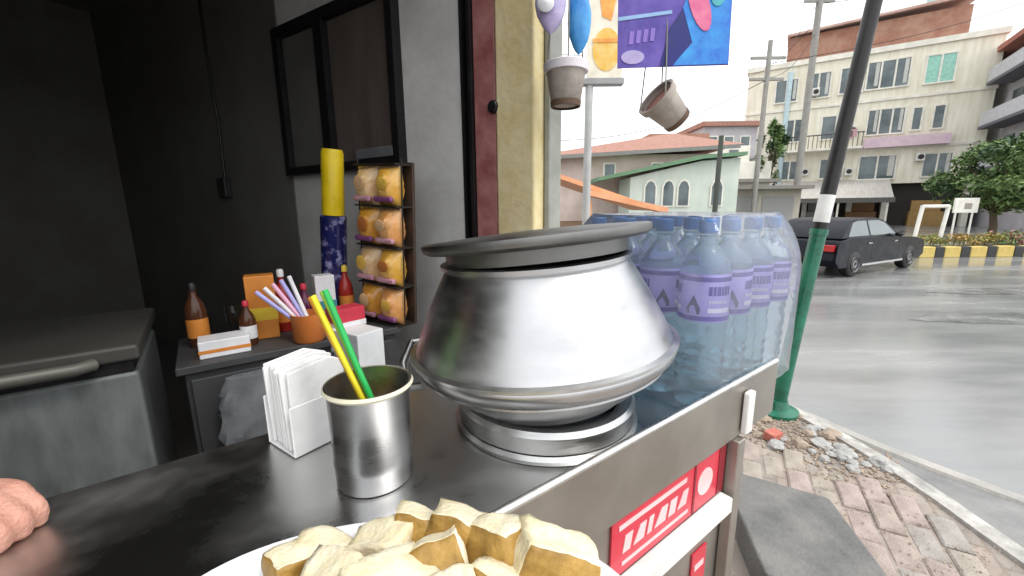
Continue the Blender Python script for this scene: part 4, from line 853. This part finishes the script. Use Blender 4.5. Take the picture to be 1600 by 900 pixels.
bp('awning_fascia', box(3.95, 11.25, 2.41, 2.47, 1.5, 1.8), mat('dark awning edge', (0.10, 0.10, 0.09), 0.7))
for x in (4.2, 6.6, 9.0, 11.0): bp('awning_post', box(x, x + 0.1, 2.25, 2.35, 0.0, 1.68), m_creamw)
bp('balcony_sign', box(1.6, 5.6, 0.12, 0.6, 4.95, 5.55), mat('mauve sign band', (0.55, 0.42, 0.52), 0.6, scale=3, col2=(0.68, 0.52, 0.55)))
bp('balcony_slab', box(5.7, 9.8, 0.1, 1.1, 4.95, 5.08), m_creamw)
for i in range(18): bp('baluster', box(5.75 + i * 0.235, 5.79 + i * 0.235, 1.02, 1.06, 5.082, 5.9), mat('dark railing', (0.06, 0.06, 0.06), 0.5))
bp('railing', box(5.7, 9.8, 1.0, 1.08, 5.902, 5.97), mat('dark railing', (0.06, 0.06, 0.06), 0.5))
for x, z in ((2.55, 4.0), (6.05, 5.95), (8.3, 8.6), (5.95, 3.3), (8.35, 3.4)):
    ac = bp('air_conditioner', box(x, x + 0.42, 0.1, 0.42, z, z + 0.5), mat('off white casing', (0.6, 0.6, 0.56), 0.6, scale=5), bevel=0.03); mk('fan_grille', lathe([(0.15, 0), (0.15, 0.012)], 16), m_dko, ac, (x + 0.2, 0.421, z + 0.25), (R(-90), 0, 0))
for x0, x1, z in ((6.1, 7.2, 6.15), (6.3, 7.4, 6.05)): bp('laundry', prism_y([(x0, z - 0.5), (x0 + 0.45, z - 0.5), (x0 + 0.45, z), (x0, z)], 1.1, 1.12), mat('laundry cloth', (0.5, 0.3, 0.32), 0.9))
rfp = bp('roof_shed', box(1.5, 10.4, -6, -0.3, H + 0.33, H + 1.95), m_rust)
mk('roof_sheet', ([(1.2, 0.1, H + 2.45), (10.5, 0.1, H + 2.1), (10.5, -6.3, H + 2.9), (1.2, -6.3, H + 3.2), (1.2, 0.1, H + 2.3), (10.5, 0.1, H + 1.96), (10.5, -6.3, H + 2.8), (1.2, -6.3, H + 3.1)], [(0, 1, 2, 3), (7, 6, 5, 4), (0, 4, 5, 1), (3, 2, 6, 7), (0, 3, 7, 4), (1, 5, 6, 2)]), mat('pinkish tin', (0.45, 0.27, 0.22), 0.7, scale=1.2, col2=(0.55, 0.40, 0.34)), rfp)
mk('water_tank', lathe([(0.7, 0.0), (0.7, 0.9), (0.3, 1.1)], 20), mat('tank green', (0.40, 0.55, 0.50), 0.6), rfp, (2.6, -2.0, H + 2.7), smooth=True)
for x, m in ((4.4, mat('brown goods', (0.24, 0.13, 0.06), 0.7, scale=4)), (6.6, mat('grey goods', (0.25, 0.25, 0.24), 0.7, scale=4)), (9.0, mat('rose goods', (0.32, 0.2, 0.17), 0.7, scale=4)), (1.2, mat('ochre goods', (0.35, 0.22, 0.08), 0.7, scale=4))):
    bp('shop_display', cat(box(x, x + 1.6, -0.45, 0.1, 0.0, 0.9), box(x + 0.1, x + 1.5, -0.5, -0.2, 0.9, 1.6)), m, bevel=0.02)
tag(blk, 'cream yellow apartment block with rusty roof shed across the road', 'building')

# lilac block at the right, facade at right angles
lb_ = empty('neighbour_building', (28.25, 25.3, -0.13), BW)
m_lil = mat('lilac grey render', (0.40, 0.38, 0.40), 0.85, scale=1, col2=(0.52, 0.50, 0.52))
mk('wall', box(-8, -0.3, -4, 9, 0, 9.8), m_lil, lb_)
for z in (3.2, 5.6, 8.0):
    mk('balcony_slab', box(-0.298, 0.75, 0.5, 8.5, z, z + 0.16), mat('dark slab', (0.12, 0.12, 0.14), 0.7), lb_)
    mk('balcony_front', box(0.62, 0.72, 0.5, 8.5, z + 0.162, z + 0.9), mat('pale balcony', (0.5, 0.5, 0.52), 0.7), lb_)
    for k in range(4): mk('window', box(-0.298, -0.24, 1.0 + k * 2.0, 2.2 + k * 2.0, z + 0.3, z + 1.9), m_wg, lb_)
mk('roof', box(-8.3, 0.5, -4.3, 9.4, 9.803, 10.1), mat('red tile roof', (0.36, 0.14, 0.10), 0.8, scale=3), lb_)
tag(lb_, 'lilac grey building with dark balconies at the right edge', 'building')

# houses beyond the bottles: long red roofed house, pale green annex, orange stall, white house
h1 = empty('red_roof_house', (1.0, 17.0, -0.13))
m_pk = mat('pinkish render', (0.48, 0.38, 0.33), 0.85, scale=1.5, col2=(0.60, 0.50, 0.45)); m_til = mat('brown red tiles', (0.26, 0.12, 0.085), 0.8, scale=3, col2=(0.40, 0.22, 0.17), stretch=(8, 1, 1))
mk('wall', box(0, 7.6, 0, 5, 0, 3.45), m_pk, h1)
mk('roof', ([(-0.4, -0.5, 3.35), (8.0, -0.5, 3.75), (8.0, 5.5, 3.75), (-0.4, 5.5, 3.35), (1.6, 2.5, 3.95), (6.3, 2.5, 4.65)], [(0, 1, 5, 4), (1, 2, 5), (2, 3, 4, 5), (3, 0, 4), (3, 2, 1, 0)]), m_til, h1)
mk('eave_board', box(-0.4, 8.0, -0.54, -0.505, 3.22, 3.36), mat('grey eave', (0.2, 0.2, 0.19), 0.8), h1, rot=(0, R(-2.7), 0))
for x in (0.5, 2.7, 4.6):
    w = mk('window', box(x, x + 0.5, -0.03, -0.002, 2.55, 3.15), m_creamw, h1); mk('pane', box(x + 0.06, x + 0.44, -0.036, -0.031, 2.61, 3.09), m_wg, w)
tag(h1, 'long low house with brown red roof beyond the bottles', 'house')
h2 = empty('green_annex', (4.3, 15.2, -0.13))
m_pg = mat('pale green render', (0.46, 0.53, 0.46), 0.85, scale=1.5, col2=(0.58, 0.62, 0.56))
mk('wall', prism_y([(0, 0), (3.9, 0), (3.9, 3.1), (2.5, 3.0), (0, 2.45)], 0, 1.6), m_pg, h2)
mk('roof_edge', prism_y([(-1.2, 2.33), (2.5, 3.06), (4.0, 3.16), (4.0, 3.28), (2.4, 3.18), (-1.2, 2.46)], -0.25, 1.7), mat('green roof trim', (0.13, 0.24, 0.14), 0.7), h2)
for x in (0.55, 1.2, 1.75, 2.95):
    arch = [(x, 1.45), (x + 0.36, 1.45), (x + 0.36, 2.1), (x + 0.29, 2.26), (x + 0.18, 2.32), (x + 0.07, 2.26), (x, 2.1)]
    w = mk('window', prism_y([(x + (p - x - 0.18) * 1.3 - 0.0 + 0.0 if False else (x + 0.18 + (p - x - 0.18) * 1.3), 1.85 + (q - 1.85) * 1.12) for p, q in arch], -0.04, -0.002), m_creamw, h2)
    mk('pane', prism_y(arch, -0.05, -0.041), m_wg, w)
tag(h2, 'pale green annex with arched windows and green roof edge', 'house')
h3 = empty('orange_stall', (1.1, 11.2, -0.13))
m_orp = mat('orange paint', (0.68, 0.27, 0.12), 0.6, scale=3, col2=(0.75, 0.40, 0.22))
def slab_xz(p, q, t, y0, y1): return prism_y([(p[0], p[1]), (q[0], q[1]), (q[0], q[1] + t), (p[0], p[1] + t)], y0, y1)
mk('roof_slope', slab_xz((0.0, 2.25), (2.7, 1.32), 0.12, 0.0, 2.0), m_orp, h3); mk('roof_slope', slab_xz((-2.2, 1.5), (-0.02, 2.25), 0.12, 0.0, 2.0), m_orp, h3)
mk('roof_beam', slab_xz((0.9, 1.72), (2.9, 1.26), 0.14, -0.6, -0.02), m_orp, h3)
for x in (0.85, 2.55, -1.9): mk('post', box(x, x + 0.14, -0.4, -0.26, 0.0, 1.6 if x != 2.55 else 1.25), m_orp, h3)
mk('counter', box(-1.8, 2.5, 0.3, 0.7, 0.0, 1.05), mat('stall wood', (0.22, 0.14, 0.09), 0.8, scale=4), h3)
tag(h3, 'small stall with sloping orange roof below the red roofed house', 'stall')
h4 = empty('white_house', (10.6, 21.5, -0.13))
mk('wall', box(0, 2.6, 0, 4, 0, 3.6), m_creamw, h4); mk('upper_wall', box(0.2, 1.6, 0.3, 4, 3.6, 4.4), m_creamw, h4)
mk('roof', box(-0.3, 2.9, -0.4, 4.2, 2.55, 2.72), mat('grey flat roof', (0.22, 0.21, 0.19), 0.8), h4)
for x in (0.4, 1.5): mk('window', box(x, x + 0.6, -0.04, -0.002, 1.4, 2.3), m_wg, h4)
mk('window', box(0.55, 1.0, 0.26, 0.298, 3.75, 4.2), m_wg, h4)
tag(h4, 'small white house left of the cream apartment block', 'house')
tree('dark_tree', (13.2, 21.8, -0.13), 5.0, 0.75, 1.4, 3.9, 26, 90, 0.11, 21, 'dark slim tree between the white house and cream block', 0.12)
# low shed linking the houses to the block
h5 = empty('roadside_shed', (9.2, 18.5, -0.13))
mk('wall', box(0, 3.6, 0, 2, 0, 2.1), mat('beige shed wall', (0.42, 0.39, 0.33), 0.8, scale=2), h5); mk('roof', box(-0.2, 3.8, -0.5, 2.2, 2.103, 2.25), mat('grey flat roof', (0.22, 0.21, 0.19), 0.8), h5)
mk('shutter', box(0.3, 1.7, -0.03, -0.002, 0.1, 1.8), mat('grey shutter', (0.3, 0.3, 0.29), 0.6, stretch=(1, 1, 30)), h5); mk('shutter', box(1.9, 3.3, -0.03, -0.002, 0.1, 1.8), mat('grey shutter', (0.3, 0.3, 0.29), 0.6), h5)
tag(h5, 'low beige shed with grey shutters beside the white house', 'shed')

# utility poles and wires
def upole(loc, h, r, arms, label, m):
    o = empty('utility_pole', loc); mk('shaft', tube([(0, 0, 0), (0.02, 0, h)], [r * 1.2, r], 10), m, o, smooth=True)
    for z in arms: mk('crossarm', box(-0.7, 0.7, -0.05, 0.05, z, z + 0.1), m, o)
    return tag(o, label, 'utility pole')
m_up = mat('weathered pole', (0.28, 0.27, 0.25), 0.85, scale=5)
upole((10.45, 18.0, -0.13), 7.9, 0.09, (7.2, 6.4), 'grey utility pole standing against the sky beside the cream block', m_up)
upole((14.2, 20.9, -0.13), 11.0, 0.14, (10.5,), 'tall grey pole at the left corner of the cream block', m_up)
upole((6.35, 13.0, -0.13), 3.5, 0.07, (), 'short dark post in front of the pale green annex', mat('dark post', (0.06, 0.07, 0.06), 0.7))
for i, (z0, z1) in enumerate(((7.25, 10.55), (6.45, 9.2), (7.2, 7.9))):
    a = Vector((10.45, 18, z0 - 0.1)); b = Vector((14.2, 20.9, z1 - 0.1)) if i < 2 else Vector((-6, 17, 8.2))
    pts = [a.lerp(b, t / 10) - Vector((0, 0, 0.5 * math.sin(math.pi * t / 10))) for t in range(11)]
    tag(mk('overhead_wire', tube(pts, 0.012, 5), m_black), ('upper', 'lower', 'long')[i] + ' overhead wire ' + ('between the two grey utility poles' if i < 2 else 'running left from the grey utility pole'), 'wire')
for i, (p, q) in enumerate((((10.45, 18, 6.9), (29.5, 22.0, 12.5)), ((14.2, 20.9, 10.3), (30, 19.0, 13.2)), ((10.45, 18, 6.3), (2.0, 17.2, 3.9)), ((14.2, 20.9, 9.6), (16.5, 31.6, 10.2)))):
    a, b = Vector(p), Vector(q); pts = [a.lerp(b, t / 12) - Vector((0, 0, 0.6 * math.sin(math.pi * t / 12))) for t in range(13)]
    tag(mk('overhead_wire', tube(pts, 0.014, 5), m_black), ('sagging wire from the grey utility pole past the cream block', 'high wire from the tall pole over the cream block roof', 'service wire from the utility pole to the red roofed house', 'short wire from the tall pole to the cream block')[i], 'wire')
for i, (x, y, w, h) in enumerate(((9.0, 27.5, 3.4, 5.6), (13.0, 29.0, 3.6, 6.6), (6.4, 26.0, 2.4, 4.7))):
    o = empty('town_house', (x, y, -0.13)); mk('wall', box(0, w, 0, 5, 0, h), (m_creamw, m_lil, m_pk)[i], o); mk('roof', box(-0.2, w + 0.2, -0.25, 5.2, h + 0.003, h + 0.3), (m_rust, m_til, m_rust)[i], o)
    for z in (1.0, 2.9, 4.8):
        if z + 1.3 > h: continue
        for k in range(int(w / 1.1)): f_ = mk('window', box(0.25 + k * 1.1, 0.95 + k * 1.1, -0.06, -0.002, z, z + 1.2), m_creamw if i else m_gg, o); mk('pane', box(0.32 + k * 1.1, 0.88 + k * 1.1, -0.07, -0.061, z + 0.07, z + 1.13), m_wg, f_)
        mk('balcony', box(0.1, w - 0.1, -0.6, -0.075, z - 0.35, z - 0.2), m_conc, o)
    tag(o, ('pale town house with rusty roof behind the white house', 'lilac grey town house left of the cream block', 'narrow pinkish town house behind the red roofed house')[i], 'house')
# skyline far behind
for i, (x, y, w, h, c) in enumerate(((-14, 46, 16, 5.0, 0), (5, 48, 9, 4.2, 1), (19, 52, 14, 5.0, 0), (50, 40, 16, 8, 1))):
    o = empty('distant_house', (x, y, -0.13)); mk('wall', box(0, w, 0, 8, 0, h), (m_creamw, m_pk)[c], o); mk('roof', box(-0.3, w + 0.3, -0.3, 8.3, h + 0.003, h + 0.4), m_til, o)
    for k in range(int(w / 2.5)): mk('window', box(0.8 + k * 2.5, 1.9 + k * 2.5, -0.05, -0.002, h * 0.5, h * 0.75), m_wg, o)
    tag(o, ('pale far house behind the red roofed house', 'pinkish far house behind the pale green annex', 'pale far house behind the white house', 'pinkish far building behind the island trees')[i], 'house')

# ------------------------------------------------------------------ vendor reaching in from the left: one skin mesh, clothing as children
def skin_obj(name, chains, parent, m, voxel):
    vs, es, rs_ = [], [], []
    for ch in chains:
        prev = None
        for p, r in ch:
            vs.append(p); rs_.append(r); i = len(vs) - 1
            if prev is not None: es.append((prev, i))
            prev = i
    parts = []
    for ch in chains:                       # smooth swept tubes with round ends, fused by remeshing
        pts = [Vector(p) for p, _ in ch]; rr = [r for _, r in ch]
        P, Q = [], []
        for i in range(len(pts) - 1):
            for t in range(4):
                u = t / 4
                p0, p1, p2, p3 = pts[max(0, i - 1)], pts[i], pts[i + 1], pts[min(len(pts) - 1, i + 2)]
                P.append(0.5 * ((2 * p1) + (p2 - p0) * u + (2 * p0 - 5 * p1 + 4 * p2 - p3) * u * u + (3 * p1 - p0 - 3 * p2 + p3) * u ** 3)); Q.append(rr[i] + (rr[i + 1] - rr[i]) * u)
        P.append(pts[-1]); Q.append(rr[-1])
        d0 = (P[0] - P[1]).normalized(); d1 = (P[-1] - P[-2]).normalized()
        P2 = [P[0] + d0 * Q[0] * 0.95, P[0] + d0 * Q[0] * 0.6] + P + [P[-1] + d1 * Q[-1] * 0.6, P[-1] + d1 * Q[-1] * 0.95]
        Q2 = [Q[0] * 0.25, Q[0] * 0.8] + Q + [Q[-1] * 0.8, Q[-1] * 0.25]
        parts.append(tube(P2, Q2, 14))
    o = mk(name, cat(*parts), m, parent, smooth=False)
    rm = o.modifiers.new('remesh', 'REMESH'); rm.mode = 'VOXEL'; rm.voxel_size = voxel; rm.use_smooth_shade = True
    sm = o.modifiers.new('smooth', 'SMOOTH'); sm.factor = 0.5; sm.iterations = 3
    return o
m_skin = mat('warm skin', (0.55, 0.27, 0.20), 0.5, scale=26, bump=0.35, bscale=220, col2=(0.62, 0.33, 0.25), sss=0.12)
HX0, HY0, HZ0 = -0.612, 0.415, 0.987        # knuckle line of the fist, resting on the counter's back edge
W3 = Vector((HX0 - 0.095, HY0 + 0.03, HZ0 + 0.012))
ch = []
fx = Vector((0.96, -0.22, 0)).normalized(); fy = Vector((0.22, 0.96, 0)).normalized()       # along the hand, across towards the little finger
def H(a, b, c): return Vector((HX0, HY0, HZ0)) + fx * a + fy * b + Vector((0, 0, c))
for k, (b, ln, r) in enumerate(((-0.030, 1.0, 0.0095), (-0.010, 1.08, 0.0098), (0.010, 1.0, 0.0094), (0.029, 0.84, 0.0082))):
    ch.append([(H(-0.075, b * 0.45, 0.004), 0.012), (H(-0.03, b * 0.85, 0.010), 0.013), (H(0.0, b, 0.010), 0.0118)])           # back of the hand
    ch.append([(H(0.0, b, 0.010), 0.0115), (H(0.020 * ln, b, 0.004), r), (H(0.036 * ln, b, -0.006), r * 1.05), (H(0.034 * ln, b, -0.024), r * 0.95), (H(0.014, b, -0.030), r * 0.93), (H(-0.006, b, -0.024), r * 0.85)])
ch.append([(H(-0.07, -0.012, -0.006), 0.015), (H(-0.03, -0.005, -0.008), 0.018), (H(-0.008, 0.0, -0.006), 0.013)]); ch.append([(H(-0.07, 0.012, -0.004), 0.014), (H(-0.03, 0.018, -0.008), 0.016), (H(-0.008, 0.02, -0.006), 0.012)])
ch.append([(H(-0.075, -0.015, -0.008), 0.015), (H(-0.050, -0.036, -0.014), 0.0135), (H(-0.022, -0.048, -0.018), 0.0112), (H(0.006, -0.044, -0.022), 0.0105), (H(0.020, -0.036, -0.023), 0.009)])        # thumb along the index finger
EL = Vector((-1.00, 0.42, 1.08)); SH = Vector((-1.27, 0.34, 1.38))
ch.append([(H(-0.07, 0.0, 0.0), 0.024), (H(-0.10, 0.003, 0.004), 0.026), (H(-0.17, 0.02, 0.02), 0.032), (EL * 0.75 + W3 * 0.25, 0.040), (EL, 0.042), ((EL + SH) / 2, 0.048), (SH, 0.055)])
TX = Vector((-1.42, 0.48, 0))
ch.append([(TX + Vector((0, 0, 1.25)), 0.10), (TX + Vector((0, 0, 1.42)), 0.075), (TX + Vector((0.01, -0.01, 1.50)), 0.058), (TX + Vector((0.02, -0.02, 1.57)), 0.056)])
ch.append([(TX + Vector((0.03, -0.03, 1.60)), 0.066), (TX + Vector((0.015, -0.02, 1.66)), 0.084), (TX + Vector((0.01, -0.01, 1.71)), 0.082)])
fd = Vector((0.8, -0.6, 0)); fs = Vector((0.6, 0.8, 0)); HC = TX + Vector((0.02, -0.02, 1.645))
ch.append([(HC + fd * 0.078 + Vector((0, 0, 0.03)), 0.012), (HC + fd * 0.098 + Vector((0, 0, 0.0)), 0.013)])
for s in (-1, 1):
    ch.append([(HC + fs * 0.078 * s + Vector((0, 0, 0.025)), 0.012), (HC + fs * 0.084 * s + Vector((0, 0, -0.01)), 0.010)])
    ch.append([(SH if s < 0 else TX + fs * 0.2 + Vector((0, 0, 1.38)), 0.05), (TX + Vector((0, 0, 1.38)), 0.07)])
S2 = TX + fs * 0.2 + Vector((0, 0, 1.38))
ch.append([(S2, 0.052), (S2 + Vector((0.02, 0.05, -0.30)), 0.042), (S2 + Vector((-0.02, 0.02, -0.53)), 0.028), (S2 + Vector((-0.02, 0.0, -0.62)), 0.026), (S2 + Vector((-0.02, -0.01, -0.70)), 0.018)])
ch.append([(TX + Vector((0, 0, 1.3)), 0.13), (TX + Vector((0, 0, 1.0)), 0.12)])
person = skin_obj('person', ch, None, m_skin, 0.0042)
m_sh = mat('dark shirt', (0.03, 0.032, 0.04), 0.9, scale=8, bump=0.3)
skin_obj('shirt', [[(EL * 0.75 + W3 * 0.25, 0.050), (EL, 0.054), ((EL + SH) / 2, 0.062), (SH, 0.072), (TX + Vector((0, 0, 1.36)), 0.10)], [(S2, 0.072), (S2 + Vector((0.02, 0.05, -0.28)), 0.056)], [(S2, 0.07), (TX + Vector((0, 0, 1.36)), 0.10)],
                   [(TX + Vector((0, 0, 1.36)), 0.12), (TX + Vector((0, 0, 1.15)), 0.165), (TX + Vector((0, 0, 0.92)), 0.165)]], person, m_sh, 0.009)
skin_obj('trousers', [[(TX + fs * s * 0.09 + Vector((0, 0, 0.88)), 0.11), (TX + fs * s * 0.10 + Vector((0, 0, 0.5)), 0.08), (TX + fs * s * 0.10 + Vector((0, 0, 0.07)), 0.06)] for s in (-1, 1)], person, mat('dark trousers', (0.02, 0.02, 0.025), 0.9), 0.012)
skin_obj('hair', [[(HC + Vector((-0.02, 0.015, 0.055)), 0.088), (HC + Vector((-0.035, 0.026, 0.015)), 0.078)]], person, mat('black hair', (0.012, 0.01, 0.009), 0.6, bump=0.5, bscale=200), 0.008)
for s in (-1, 1): mk('shoe', rock_vf(0.12, 3, 10, 7, 0.5), m_black, person, tuple(TX + fs * s * 0.10 + fd * 0.05 + Vector((0, 0, 0.055))), smooth=True)
tag(person, 'hand and forearm of a vendor reaching over the counter at left', 'person')
